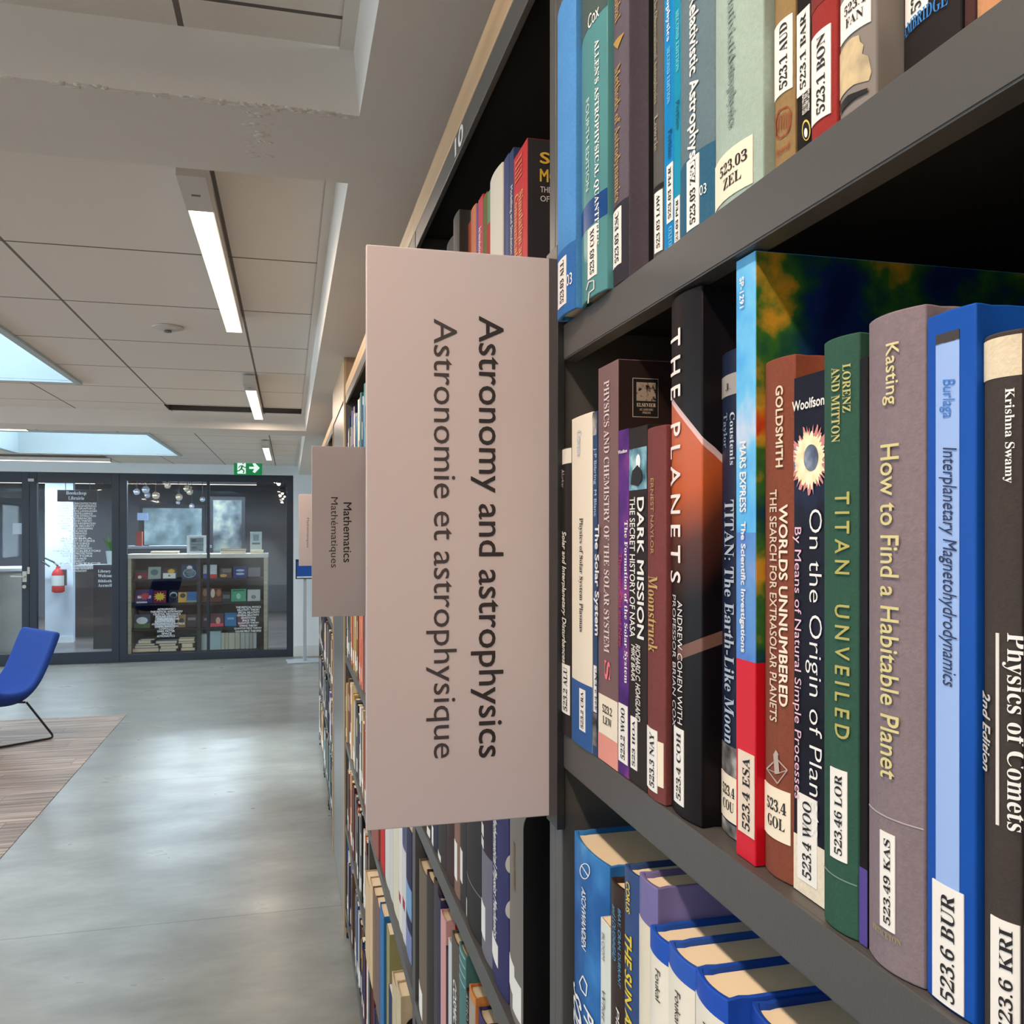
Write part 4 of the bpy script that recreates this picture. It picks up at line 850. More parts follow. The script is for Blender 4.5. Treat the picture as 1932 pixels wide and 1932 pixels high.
bookend(.207, b3b[-1]['_yn']-.006, SH[4], .14, Zof(1890, zf_x(760, .2095))-SH[4], 'black metal bookend low down beside the second steel upright')

# far rows: one thing per book, described by its row and count
CN = {'navy': (36, 44, 84), 'black': (34, 31, 32), 'white': (222, 214, 204), 'cream': (226, 208, 172), 'red': (176, 42, 34), 'maroon': (96, 34, 36), 'orange': (206, 104, 56), 'tan': (188, 154, 108), 'brown': (116, 84, 60),
      'grey': (128, 124, 122), 'green': (52, 92, 66), 'blue': (46, 88, 152), 'yellow': (206, 168, 66), 'lilac': (128, 116, 168), 'salmon': (222, 132, 108), 'teal': (58, 116, 120), 'charcoal': (64, 60, 62)}
ORD = 'first second third fourth fifth sixth seventh eighth ninth tenth eleventh twelfth thirteenth fourteenth fifteenth sixteenth seventeenth eighteenth nineteenth twentieth twenty-first twenty-second twenty-third twenty-fourth twenty-fifth twenty-sixth twenty-seventh twenty-eighth twenty-ninth thirtieth thirty-first thirty-second thirty-third thirty-fourth'.split()
STUFF = bmesh.new(); SMATS = ['brown', 'grey', 'navy', 'white', 'maroon', 'tan', 'black', 'cream']
def stuff_row(z, y_near, y_far, seed):
    rr = random.Random(seed); y = y_far-.004
    while True:
        T = rr.uniform(.025, .045)
        if y-T < y_near+.004: break
        X = .2095+rr.uniform(0, .004); H = rr.uniform(.2, .26); mi = rr.randrange(8)
        box(STUFF, X, X+.16, y-T+.0006, y-T+.003, z+.0004, z+H, mi); box(STUFF, X, X+.16, y-.003, y-.0006, z+.0004, z+H, mi); box(STUFF, X, X+.003, y-T+.003, y-.003, z+.0004, z+H, mi)
        box(STUFF, X+.0031, X+.155, y-T+.0031, y-.0031, z+.003, z+H-.003, 8)
        y -= T
def far_row(z, y_near, y_far, pal, seed, where, tmin=.022, tmax=.044, hmin=.2, hmax=.26, sticker=True, Xj=.006):
    rr = random.Random(seed); y = y_far-.004; i = 0
    while True:
        T = rr.uniform(tmin, tmax)
        if y-T < y_near+.004: break
        c = pal[i % len(pal)] if i < len(pal) else rr.choice(pal)
        X = .2095+rr.uniform(-.002, Xj); H = rr.uniform(hmin, hmax); hard = rr.random() < .65
        e = thing('book', '%s book, %s from left, %s' % (c, ORD[i], where), 'book', (X, y-T/2, z+.0003), 0, None)
        base = CN[c]; j = rr.uniform(.85, 1.12); colr = tuple(int(max(8, min(245, v*j))) for v in base)
        rnd = .04*T if hard else 0
        book_mesh(T-.0006, H, rr.uniform(.15, .19), 'h' if hard else 'p', rnd, M(colr, rr.choice(['cloth', 'gloss', 'paper'])), e, 0, 5)
        if sticker and rr.random() < .7:
            z0 = rr.uniform(.012, .03); strip('call_number_label', T-.0006, rnd, T*.3, -T*.3, z0, z0+rr.uniform(.03, .05), WHITE_L, e, .0007, 5)
        if rr.random() < .45:
            z1 = H*rr.uniform(.45, .6); strip('title_panel', T-.0006, rnd, T*.22, -T*.22, z1, z1+H*.25, M(CN[rr.choice(['cream', 'black', 'white', 'yellow', 'navy'])], 'paper'), e, .0006, 5)
        y -= T; i += 1
A4, B4 = Y3+.0165, Y4-.0165
for k, (z, pal, w) in enumerate((
   (SH[0], ['blue', 'white', 'white', 'navy', 'grey', 'navy', 'teal', 'lilac', 'navy', 'black', 'white', 'blue', 'teal', 'navy'], 'highest shelf before the wooden pier'),
   (SH[2], ['grey', 'white', 'black', 'grey', 'maroon', 'salmon', 'orange', 'brown', 'tan', 'yellow', 'cream', 'brown'], 'third highest shelf before the wooden pier'),
   (SH[3], ['tan', 'brown', 'grey', 'cream', 'red', 'red', 'cream', 'red', 'yellow', 'white', 'grey', 'black', 'charcoal', 'white'], 'third lowest shelf before the wooden pier'),
   (SH[4], ['grey', 'white', 'brown', 'red', 'orange', 'tan', 'orange', 'brown', 'maroon', 'grey', 'black', 'maroon', 'orange', 'charcoal'], 'second lowest shelf before the wooden pier'),
   (SH[5], ['blue', 'white', 'yellow', 'navy', 'navy', 'lilac', 'maroon', 'brown', 'black', 'green', 'black', 'lilac', 'grey', 'blue'], 'lowest shelf before the wooden pier'))):
    far_row(z, A4, B4, pal, 40+k, w, .03, .054)
stuff_row(SH[1], Y1+.0165, Y2-.0165, 61); stuff_row(SH[1], A4, B4, 62)
for k in (0, 1, 2): stuff_row(SH[k], Y2+.0165, Y3-.0165, 70+k)
for k in (4, 5): stuff_row(SH[k], Y1+.0165, Y2-.0165, 80+k)
stuff_row(SH[5], Y2+.0165, Y3-.0165, 90)
names = ['highest', 'second highest', 'third highest', 'third lowest', 'second lowest', 'lowest']
pals = [['navy', 'lilac', 'white', 'tan', 'brown', 'navy', 'grey'], ['grey', 'teal', 'white', 'black', 'maroon', 'charcoal', 'navy'], ['teal', 'white', 'black', 'charcoal', 'maroon', 'grey', 'navy'], ['white', 'black', 'charcoal', 'brown', 'tan', 'cream', 'maroon']]
for bi, (a, b, w) in enumerate(((Y5, 4.955, 'just beyond the pier'), (4.955, 5.605, 'second case beyond the pier'), (5.605, 6.45, 'last case in the row'))):
    for k in range(6):
        if k < 3: stuff_row(SH[k], a+.0165, b-.0165, 200+bi*10+k)
        else: far_row(SH[k], a+.0165, b-.0165, pals[(k+bi) % 4], 100+bi*10+k, '%s shelf, %s' % (names[k], w), .05, .075, Xj=.003)
so_ = obj('distant_books', STUFF, [M(CN[c], 'paper') for c in SMATS]+[PAGES], smooth=0)
so_['kind'] = 'stuff'; tag(so_, 'mass of mixed books on shelves hidden behind the projecting signs', 'books')

# ------------------------------------------------------------------ projecting signs
SIGNW = M((192, 178, 176), 'paper')
def proj_sign(Y, label, texts, x0=.0561, x1=.2005, zt=CZ+.2145, zb=CZ-.2275):
    r = thing('shelf_sign', label, 'sign', (x0, Y, zb))
    boxobj('panel', (0, x1-x0, 0, .006, 0, zt-zb), SIGNW, r, .0008)
    boxobj('mounting_bracket', (x1-x0-.001, x1-x0+.0055, -.022, .007, -.004, zt-zb+.004), M((24, 24, 25), 'metal'), r, .0006)
    for (s, a, b, yt, yb, style, c) in texts:
        X0, X1 = Xof(a, Y), Xof(b, Y); zf = zfo((X0+X1)/2, Y)
        Zt, Zb = Zof(yt, zf), Zof(yb, zf)
        letter('lettering', s, style, M(c, 'ink'), r, lambda u, v: Vector((X0-x0+v*(X1-X0), -.0004, Zt-zb-u*(Zt-Zb))))
proj_sign(.673, 'large white sign lettered Astronomy and astrophysics, projecting from the nearest upright',
          [('Astronomy and astrophysics', 888, 950, 597, 1429, 'semib', (48, 42, 42)), ('Astronomie et astrophysique', 804, 862, 602, 1430, 'sans', (66, 58, 58))])
proj_sign(2.343, 'smaller beige sign lettered Mathematics, partly behind the large sign', [('Mathematics', 648, 663.5, 948, 1061, 'semib', (48, 42, 42)), ('Mathématiques', 620.5, 637.5, 938, 1071, 'sans', (66, 58, 58))])
proj_sign(5.61, 'smallest and farthest pale sign, half hidden by the Mathematics sign', [('Mathématiques', 577.5, 583.5, 977, 1033, 'sans', (110, 98, 96)), ('Mathematics', 588, 594, 985, 1030, 'sans', (110, 98, 96))])

# ------------------------------------------------------------------ lamps
def lamp(x, y0, y1, z, label, axis='Y', w=.056, power=1.0, dead=.2, colr=LAMP_C):
    if axis == 'Y':
        r = thing('ceiling_lamp', label, 'lamp', (x, y0, z)); L = y1-y0
        B = lambda a, b, c, d, e, f: (a, b, c, d, e, f)
    else:
        r = thing('ceiling_lamp', label, 'lamp', (y0, x, z)); L = y1-y0
        B = lambda a, b, c, d, e, f: (c, d, a, b, e, f)
    bm = bmesh.new()
    box(bm, *B(-w/2, w/2, 0, dead, 0, .045)); box(bm, *B(-w/2, -w/2+.003, dead, L, .004, .045)); box(bm, *B(w/2-.003, w/2, dead, L, .004, .045)); box(bm, *B(-w/2, w/2, dead, L, .041, .045)); box(bm, *B(-w/2, w/2, L-.003, L, .0, .045))
    obj('housing', bm, M((206, 198, 190), 'plastic'), r)
    boxobj('mounting_rail', B(-.012, .02, .05, L-.05, .045, TILE-z-.0005), M((120, 112, 106), 'metal'), r)
    if dead > .1: boxobj('switch_slot', B(-.009, .009, dead*.5, dead*.5+.008, -.001, .001), M((110, 104, 100), 'plastic'), r)
    d = boxobj('diffuser', B(-w/2+.003, w/2-.003, dead, L-.003, .0, .012), emit((255, 240, 222), 2.2, 'lit_diffuser'), r)
    li = bpy.data.lights.new('lamp_light', 'AREA'); li.shape = 'RECTANGLE'; li.energy = LAMP_W*power; li.color = colr
    li.size = w*.9 if axis == 'Y' else L-dead; li.size_y = L-dead if axis == 'Y' else w*.9
    lo = bpy.data.objects.new('lamp_light', li); COL.objects.link(lo); lo.parent = r
    c = (0, (dead+L)/2, -.002) if axis == 'Y' else ((dead+L)/2, 0, -.002); lo.location = c
    return r
ZL = CZ+.70
lamp(-.19, 1.86, 3.30, ZL, 'nearest ceiling lamp, long lit white bar above the aisle')
lamp(-.19, 4.47, 5.89, ZL, 'second ceiling lamp along the aisle, beside the open ceiling slot')
lamp(-.2, 7.75, 9.35, ZL, 'farthest and smallest ceiling lamp along the aisle, near the exit sign')
lamp(-.19, -.75, .65, ZL, 'ceiling lamp overhead beside the nearest bookcase')
lamp(-.19, -2.9, -1.5, ZL, 'ceiling lamp behind the camera')
for i, (y0, y1) in enumerate(((-2.9, -1.5), (-.75, .65), (1.86, 3.30), (4.47, 5.89))):
    lamp(-3.3, y0, y1, ZL, 'ceiling lamp in the left part of the room, %s along' % ORD[i])
lamp(9.9, Xof(-60, 9.9), Xof(187, 9.3), ZL-.01, 'long lamp box at the left edge below the blue skylight', 'X', .06, .6, .02)
lamp(7.05, -2.9, Xof(53, 7.05), ZL+.01, 'lamp bar at the left edge in front of the blue skylight', 'X', .06, .6, .02)
# ceiling detector
x, y = -.44, 3.52
r = thing('ceiling_speaker', 'small round white ceiling fitting between the tiles', 'detector', (x, y, TILE))
bm = bmesh.new(); lathe(bm, [(.055, -.001), (.055, -.006), (.035, -.012), (.012, -.013)], (0, 0, 0), 28); obj('rim', bm, M((205, 198, 190), 'plastic'), r)
bm = bmesh.new(); lathe(bm, [(.012, -.012), (.014, -.020), (.006, -.022)], (0, 0, 0), 16); obj('sensor', bm, M((120, 116, 112), 'plastic'), r)

# ------------------------------------------------------------------ glazed partition at the far wall
FR = M((38, 48, 62), 'metal')
zfw = zfo(-1.5, YW)
def WX(px, Y=YW): return Xof(px, Y)
def WZ(py, px, Y=YW): return Zof(py, zfo(Xof(px, Y), Y))
zT, zB = zGT, 0.0
zti = WZ(911, 400); zbi = WZ(1225, 500)
def frame(name, x0, x1, l, r_, top, bot, mull=None):
    bm = bmesh.new(); y0, y1 = YW+.015, YW+.085
    box(bm, x0, x0+l, y0, y1, zB, zT); box(bm, x1-r_, x1, y0, y1, zB, zT)
    box(bm, x0+l, x1-r_, y0, y1, zT-top, zT); box(bm, x0+l, x1-r_, y0, y1, zB, zB+bot)
    if mull: box(bm, mull-.016, mull+.016, y0+.01, y1-.01, zB+bot, zT-top)
    o = struct(obj(name, bm, FR, bev=.002))
    bm = bmesh.new(); box(bm, x0+l, x1-r_, YW+.046, YW+.054, zB+bot, zT-top); g = obj('pane', bm, GLASS, o, smooth=0)
    return o
w1 = frame('window_1', WX(225), WX(553), WX(239)-WX(225), WX(553)-WX(541), .085, .085, WX(392.5))
d1 = frame('door_1', WX(55), WX(225)-.003, WX(69)-WX(55), WX(225)-WX(211), .12, .13)
d2 = frame('door_2', GX0, WX(55)-.003, .12, WX(55)-WX(41), .12, .13)
hd = M((190, 192, 190), 'metal')
hy = YW+.015
bm = bmesh.new()
hx = WX(46); hz = WZ(1088, 46)
box(bm, hx-.022, hx+.022, hy-.010, hy, hz-.06, hz+.06); tube(bm, [(hx, hy-.01, hz), (hx, hy-.05, hz), (hx-.03, hy-.055, hz), (hx-.13, hy-.052, hz+.005)], .010)
obj('door_handle', bm, hd, d2, .002)
bm = bmesh.new(); lathe(bm, [(.02, -.1), (.02, -.13)], (0, 0, 0)); 
for v in bm.verts: v.co = Vector((hx+v.co.x, hy+.118-(-v.co.z)*1.0+(-.012), WZ(1107, 46)+v.co.y))
obj('lock_cylinder', bm, hd, d2)
bm = bmesh.new(); kx = WX(59); box(bm, kx-.03, kx+.03, hy-.03, hy, WZ(905, 59)-.02, WZ(905, 59)+.012); obj('door_closer', bm, hd, d1, .003)
boxobj('strike_plate', (WX(54)-.014, WX(54)+.01, hy-.012, hy, WZ(1083, 54), WZ(1070, 54)), hd, d2)
VIN = M((222, 230, 236), 'ink')
def vinyl(par, s, px0, px1, y0, y1, style='sansb', Y=YW+.0445, mat=VIN):
    a, b = WX(px0, Y), WX(px1, Y); zt, zb_ = WZ(y0, (px0+px1)/2, Y), WZ(y1, (px0+px1)/2, Y)
    letter('vinyl_lettering', s, style, mat, par, lambda u, v: Vector((a+u*(b-a), Y, zb_+v*(zt-zb_))))
L1 = ['COMPUTER ARCHITECTURE', 'SOFTWARE ENGINEERING', 'COMPUTER GRAPHICS', 'PROGRAMMING LANGUAGES', 'ARTIFICIAL INTELLIGENCE', 'HUMAN COMPUTER INTERACTION', 'USER INTERFACES', 'INFORMATION THEORY', 'DATABASES AND INFORMATION', 'COMPUTER SECURITY', 'MACHINE LEARNING', 'NUMERICAL ANALYSIS', 'MATHEMATICS', 'LOGIC', 'ALGEBRA', 'PHILOSOPHY OF SCIENCE', 'HISTORY OF SCIENCE', 'NUCLEAR SCIENCE', 'NUCLEAR TECHNOLOGY', 'PARTICLE ACCELERATORS', 'RADIATION PROTECTION', 'DETECTORS', 'STATISTICAL ANALYSIS', 'PROBABILITY', 'STATISTICS', 'COMMUNICATION AND NETWORKS', 'SCIENCE AND SOCIETY', 'ASTRONOMY']
hw = [36, 37, 36, 37, 30, 37, 27, 29, 36, 32, 30, 18, 16, 15, 30, 33, 24, 24, 28, 45, 30, 28, 16, 14, 44, 30, 32, 16]
for i, (s, h) in enumerate(zip(L1, hw)):
    y = 948+i*4.72; c = 146-(i % 3)+(2 if h < 20 else 0)
    vinyl(d1, s, c-h, c+h, y, y+3.7)
L2 = [('ASTROPHYSICS', 297, 332), ('THEORETICAL ASTRONOMY', 284, 345), ('CELESTIAL MECHANICS', 289, 341), ('SOLAR SYSTEM', 294, 336), ('STARS AND GALAXIES', 296, 338), ('GALACTIC NUCLEI', 292, 330), ('ASTROPARTICLE PHYSICS', 286, 348), ('COSMIC RADIATION', 292, 336), ('COSMOLOGY', 300, 329), ('DARK MATTER', 297, 330), ('SPACE', 305, 324), ('ASTRONAUTICS', 296, 330)]
for i, (s, a, b) in enumerate(L2): vinyl(w1, s, a, b, 1147.5+i*4.6, 1151.3+i*4.6)
L3 = [('THEORETICAL PHYSICS', 445, 492), ('RELATIVITY THEORY', 448, 490), ('SPECIAL RELATIVITY', 449, 490), ('GENERAL RELATIVITY', 447, 489), ('GRAVITATION', 455, 483), ('SPACE TIME', 457, 482), ('QUANTUM THEORY', 449, 489), ('STRING THEORY', 452, 486), ('QUANTUM FIELD THEORY', 442, 494), ('GAUGE FIELD THEORIES', 444, 493)]
for i, (s, a, b) in enumerate(L3): vinyl(w1, s, a, b, 1143.5+i*5.0, 1147.5+i*5.0)
tag(boxobj('notice', (WX(22.5, hy), WX(41, hy), YW+.0405, YW+.0425, WZ(1008, 30), WZ(987, 30)), M((176, 196, 214), 'paper')), 'small pale notice stuck on the leftmost glass door', 'notice')

# exit sign
YX = 10.6
ex0, ez1 = at(441.5, 868.5, YX); ex1, ez0 = at(494.5, 896.5, YX)
r = thing('exit_sign', 'green exit sign with running figure and right arrow above the glazing', 'sign', ((ex0+ex1)/2, YX, ez0))
hw_ = (ex1-ex0)/2; hh = ez1-ez0
boxobj('lightbox', (-hw_, hw_, 0, .035, 0, hh), emit((10, 140, 76), .4, 'green_light'), r, .003)
boxobj('mount', (-hw_*.9, hw_*1.05, .005, .03, hh, hh+.015), M((60, 62, 62), 'plastic'), r)
boxobj('hanger', (-.012, .012, .01, .025, hh+.015, TILE-ez0), M((200, 200, 200), 'plastic'), r)
EW = emit((235, 255, 245), .55, 'white_pictogram'); EG = emit((10, 140, 76), .35, 'green_pictogram')
def flat(nm, pts, mat, y):
    bm = bmesh.new(); quad(bm, [(-hw_+u*2*hw_, y, v*hh) for u, v in pts]); return obj(nm, bm, mat, r, 0, 0)
flat('door_pictogram', [(.12, .08), (.42, .08), (.42, .92), (.12, .92)], EW, -.001)
flat('arrow_pictogram', [(.54, .42), (.72, .42), (.66, .22), (.74, .14), (.92, .5), (.74, .86), (.66, .78), (.72, .58), (.54, .58)], EW, -.001)
bm = bmesh.new()
P_ = lambda u, v: (-hw_+u*2*hw_, -.002, v*hh)
for seg in (((.30, .66), (.26, .42), .03), ((.26, .42), (.36, .30), .022), ((.36, .30), (.33, .12), .02), ((.26, .42), (.18, .28), .022), ((.18, .28), (.08, .26), .02), ((.30, .64), (.38, .50), .016), ((.38, .50), (.43, .56), .016), ((.29, .64), (.20, .60), .016), ((.20, .60), (.17, .48), .016)):
    (a, b), (c, d), w_ = seg; l = math.hypot((c-a), (d-b)*.55); nx, ny = -(d-b)*.55/l*w_, (c-a)/l*w_/.55
    quad(bm, [P_(a+nx, b+ny), P_(c+nx, d+ny), P_(c-nx, d-ny), P_(a-nx, b-ny)])
bm.faces.new([bm.verts.new(P_(.325+.026*math.cos(t), .79+.05*math.sin(t))) for t in [2*math.pi*k/14 for k in range(14)]])
obj('runner_pictogram', bm, EG, r, 0, 0)

# floor-standing sign
sx_, sy_ = Xof(575, 10.5), 10.5
r = thing('sign_stand', 'slim silver floor stand holding a blue notice beside the glazing', 'sign stand', (sx_, sy_, 0), .08)
sil = M((170, 178, 186), 'metal')
boxobj('base_plate', (-.2, .19, -.15, .15, 0, .012), sil, r, .003)
zs = Zof(1092, zfo(sx_, sy_))
boxobj('pole', (-.018, .018, -.018, .018, .012, zs), sil, r, .003)
w_, h_ = .135, Zof(1055, zfo(sx_, sy_))-zs
boxobj('sign_frame', (-w_+.03, w_+.03, -.035, -.02, zs, zs+h_), M((34, 38, 46), 'plastic'), r, .002)
boxobj('blue_notice', (-w_+.042, w_+.018, -.0365, -.035, zs+.03, zs+h_-.03), M((34, 84, 168), 'paper'), r)
boxobj('white_strip', (-w_+.042, w_+.018, -.0365, -.035, zs+.012, zs+.03), M((214, 222, 230), 'paper'), r)

# ------------------------------------------------------------------ the room behind the glass
YA = YW+.14
bm = bmesh.new(); box(bm, XL, 3.5, YE, YE+.1, 0, 3); struct(obj('wall_annex', bm, M((112, 116, 124), 'wall'), smooth=0))
bm = bmesh.new(); box(bm, WX(500, 14.0)+.35, WX(500, 14.0)+.45, YW+.13, YE, 0, 3); struct(obj('wall_annex_side', bm, M((126, 134, 158), 'wall'), smooth=0))
bm = bmesh.new(); box(bm, XL, 3.5, YW+.12, YE, TILE+.02, TILE+.05); struct(obj('ceiling', bm, M((86, 88, 94), 'wall'), smooth=0))
bm = bmesh.new(); box(bm, XL, 3.5, YW+.12, YE, 0, .004); struct(obj('floor', bm, wood_mat((96, 88, 88), (126, 116, 112), 'X', .3, planks=(.16, 1.4)), smooth=0))
for i, (x, y) in enumerate(((-3.4, 12.4), (-1.35, 11.5), (-1.2, 14.6), (-3.6, 14.8))):
    lamp(y, x-.7, x+.7, TILE-.06, 'ceiling lamp in the room behind the glass, %s' % ORD[i], 'X', .06, 6.0, .02, (.72, .88, 1))
# white pillar with extinguisher
YP = 13.0
x0, x1 = WX(85, YP), WX(138, YP)
bm = bmesh.new(); box(bm, x0, x1, YP, YP+.12, 0, TILE); struct(obj('wall_pillar', bm, M((196, 208, 222), 'wall'), smooth=0))
bm = bmesh.new(); box(bm, x0-.01, x1+.01, YP-.012, YP, 0, .09); struct(obj('baseboard_pillar', bm, M((210, 218, 226), 'paper'), smooth=0))
ex, ez = at(110, 1116, YP-.12)
r = thing('fire_extinguisher', 'red fire extinguisher hanging on the white pillar behind the glass door', 'fire extinguisher', (ex, YP-.12, ez))
zt_ = Zof(1077, zfo(ex, YP-.12))-ez; R_ = .078
bm = bmesh.new(); lathe(bm, [(.05, -.015), (R_, 0), (R_, zt_-.04), (R_*.8, zt_), (.03, zt_+.03), (.025, zt_+.06)], (0, 0, 0), 24); obj('cylinder', bm, M((168, 34, 40), 'gloss'), r)
bm = bmesh.new(); lathe(bm, [(R_+.001, .08), (R_+.001, zt_-.06)], (0, 0, 0), 24); obj('label_band', bm, M((190, 196, 196), 'paper'), r)
bm = bmesh.new(); tube(bm, [(.0, 0, zt_+.06), (-.06, 0, zt_+.12), (-.16, 0, zt_+.17), (-.2, 0, zt_+.13), (-.1, -.02, zt_+.06)], .012); obj('hose', bm, M((28, 28, 32), 'plastic'), r)
bm = bmesh.new(); box(bm, .03, .10, -.02, .03, .08, zt_+.02); box(bm, -.02, .03, .05, .12, zt_-.1, zt_); obj('bracket', bm, M((26, 26, 32), 'plastic'), r)
# dark panels with white lettering
def panel(px0, px1, y0, y1, Y, label, lines, col=(44, 44, 50), nm='information_panel', hang=False):
    a, zt = at(px0, y0, Y); b, zb = at(px1, y1, Y)
    r = thing(nm, label, 'sign', ((a+b)/2, Y, 0 if not hang else zb))
    oz = 0 if not hang else zb
    boxobj('board', (a-(a+b)/2, b-(a+b)/2, 0, .03, 0.0 if not hang else 0, zt-oz), M(col, 'paper'), r, .002)
    if hang:
        for s in (-.3, .3): boxobj('hanger', (s*(b-a)-.004, s*(b-a)+.004, .01, .018, zt-oz, TILE+.02-oz), M((40, 40, 44), 'metal'), r)
    for (s, p0, p1, q0, q1) in lines:
        xa, xb = WX(p0, Y), WX(p1, Y); z1, z0 = WZ(q0, (p0+p1)/2, Y), WZ(q1, (p0+p1)/2, Y)
        letter('lettering', s, 'serif', M((206, 212, 218), 'ink'), r, lambda u, v: Vector((xa-(a+b)/2+u*(xb-xa), -.001, z0-oz+v*(z1-z0))))
    return r
panel(176, 222, 1066, 1205, 12.2, 'dark floor panel with white lettering Library Welcome, behind the glass', [('Library', 185, 209, 1075, 1081.5), ('Welcome', 185, 216, 1083.5, 1089), ('Bibliothèque', 185, 226, 1093.5, 1100), ('Accueil', 185, 211, 1101.5, 1107)])
panel(108, 184, 924, 947, 12.4, 'dark hanging sign lettered Bookshop with an up arrow, behind the glass', [('Bookshop', 125, 163, 927, 935), ('Librairie', 129, 159, 936.5, 943)], (52, 46, 50), 'hanging_sign', True)
# reception desk, shelf units and big frames at the back
def unit(px0, px1, y0, Y, d, col, nm, label, cat):
    a, zt = at(px0, y0, Y); b = WX(px1, Y)
    r = thing(nm, label, cat, ((a+b)/2, Y, 0.004))
    h = (b-a)/2
    return r, h, zt
r, h, zt = unit(139, 205, 1068, 13.6, .6, None, 'reception_desk', 'dark reception desk behind the glass door', 'desk')
boxobj('front_panel', (-h, h, 0, .04, 0, zt-.05), M((66, 60, 62), 'paper'), r); boxobj('desk_top', (-h-.02, h+.02, -.03, .65, zt-.05, zt), M((150, 152, 156), 'paper'), r, .004)
boxobj('end_panel', (-h, -h+.04, .04, .6, 0, zt-.05), M((140, 140, 146), 'paper'), r)
px_, pz_ = at(205, 1066, 13.5)
r = thing('potted_plant', 'small green plant in a pale pot on the dark desk', 'plant', (px_-.02, 13.8, zt+.004))
bm = bmesh.new(); lathe(bm, [(.05, 0), (.075, .2), (.07, .2)], (0, 0, 0), 18); obj('pot', bm, M((196, 204, 206), 'plastic'), r)
bm = bmesh.new(); rr = random.Random(4)
for k in range(16):
    a = rr.uniform(0, 6.28); t = rr.uniform(.15, .7); L_ = rr.uniform(.14, .28); d = Vector((math.cos(a)*math.sin(t), math.sin(a)*math.sin(t), math.cos(t)))
    s = Vector((-math.sin(a), math.cos(a), 0))*.035; b = Vector((0, 0, .19)); m_ = b+d*L_*.55
    quad(bm, [b, m_+s, b+d*L_, m_-s])
obj('foliage', bm, M((74, 128, 52), 'paper'), r, 0, 0)
# left: pale cylindrical bin and counter seen through the left door
bx_ = WX(17, 12.3)
r = thing('counter', 'pale rounded counter seen through the leftmost glass door', 'counter', (bx_, 12.3, .004))
bm = bmesh.new(); lathe(bm, [(.26, 0), (.27, .03), (.27, 1.0)], (0, 0, 0), 28); obj('drum', bm, M((150, 152, 148), 'plastic'), r)
bm = bmesh.new(); lathe(bm, [(.3, 1.0), (.31, 1.01), (.31, 1.04), (.3, 1.05)], (0, 0, 0), 28); obj('counter_top', bm, M((196, 202, 206), 'plastic'), r)
# picture frames on the back wall
for (p0, p1, q0, q1, Yb, c1, lab) in ((395, 463, 937, 1052, 15.2, [(.35, rgb((40, 42, 46))), (.5, rgb((92, 100, 104))), (.65, rgb((150, 150, 130)))], 'tall dark framed poster behind the right glass pane'),
                                       (262, 388, 952, 1042, 15.6, [(.3, rgb((72, 84, 90))), (.5, rgb((112, 130, 136))), (.7, rgb((160, 176, 178)))], 'large pale blue poster board behind the left glass pane')):
    a, z1 = at(p0, q0, Yb); b, z0 = at(p1, q1, Yb)
    r = thing('poster_board', lab, 'poster', ((a+b)/2, Yb, 0.004)); h = (b-a)/2
    boxobj('board', (-h, h, 0, .04, z0, z1), M((40, 40, 46), 'paper'), r, .003)
    boxobj('picture', (-h+.06, h-.06, -.003, 0, z0+.06, z1-.06), spots_mat(None, c1, 3.0), r)
    for s in (-h+.03, h-.07): boxobj('leg', (s, s+.04, 0, .04, 0, z0), M((40, 40, 46), 'metal'), r)
    for s in (-h, h-.4): boxobj('foot', (s, s+.4, -.25, .25, 0, .012), M((40, 40, 46), 'metal'), r)
# low back counter with coloured items
a, zc = at(236, 1031, 14.2); b = WX(392, 14.2)
r = thing('display_counter', 'long low grey counter at the back behind the glass', 'counter', ((a+b)/2, 14.2, .004)); h = (b-a)/2
boxobj('body', (-h, h, 0, .5, 0, zc-.04), M((74, 78, 84), 'paper'), r); boxobj('counter_top', (-h-.02, h+.02, -.03, .52, zc-.04, zc), M((150, 156, 164), 'paper'), r)
for (p0, p1, q0, q1, c, nm, lab) in ((258, 269, 1003, 1030, (164, 76, 64), 'box', 'red upright box on the back counter'), (257, 277, 968, 982, (150, 180, 230), 'monitor', 'pale blue screen glowing at the back left')):
    a, z1 = at(p0, q0, 14.35); b, z0 = at(p1, q1, 14.35)
    if nm == 'box': tag(boxobj('gift_box', (a, b, 14.3, 14.4, zc+.0045, z1), M(c, 'paper'), None, .002), lab, 'box')
    else:
        r = thing('monitor', lab, 'monitor', ((a+b)/2, 14.45, zc+.0045))
        boxobj('screen', (-(b-a)/2, (b-a)/2, 0, .03, z0-zc, z1-zc), emit(c, .5, 'lit_screen'), r); boxobj('stand', (-.02, .02, .01, .03, 0, z0-zc), M((50, 52, 58), 'metal'), r); boxobj('base', (-.1, .1, -.05, .09, 0, .012), M((50, 52, 58), 'metal'), r)
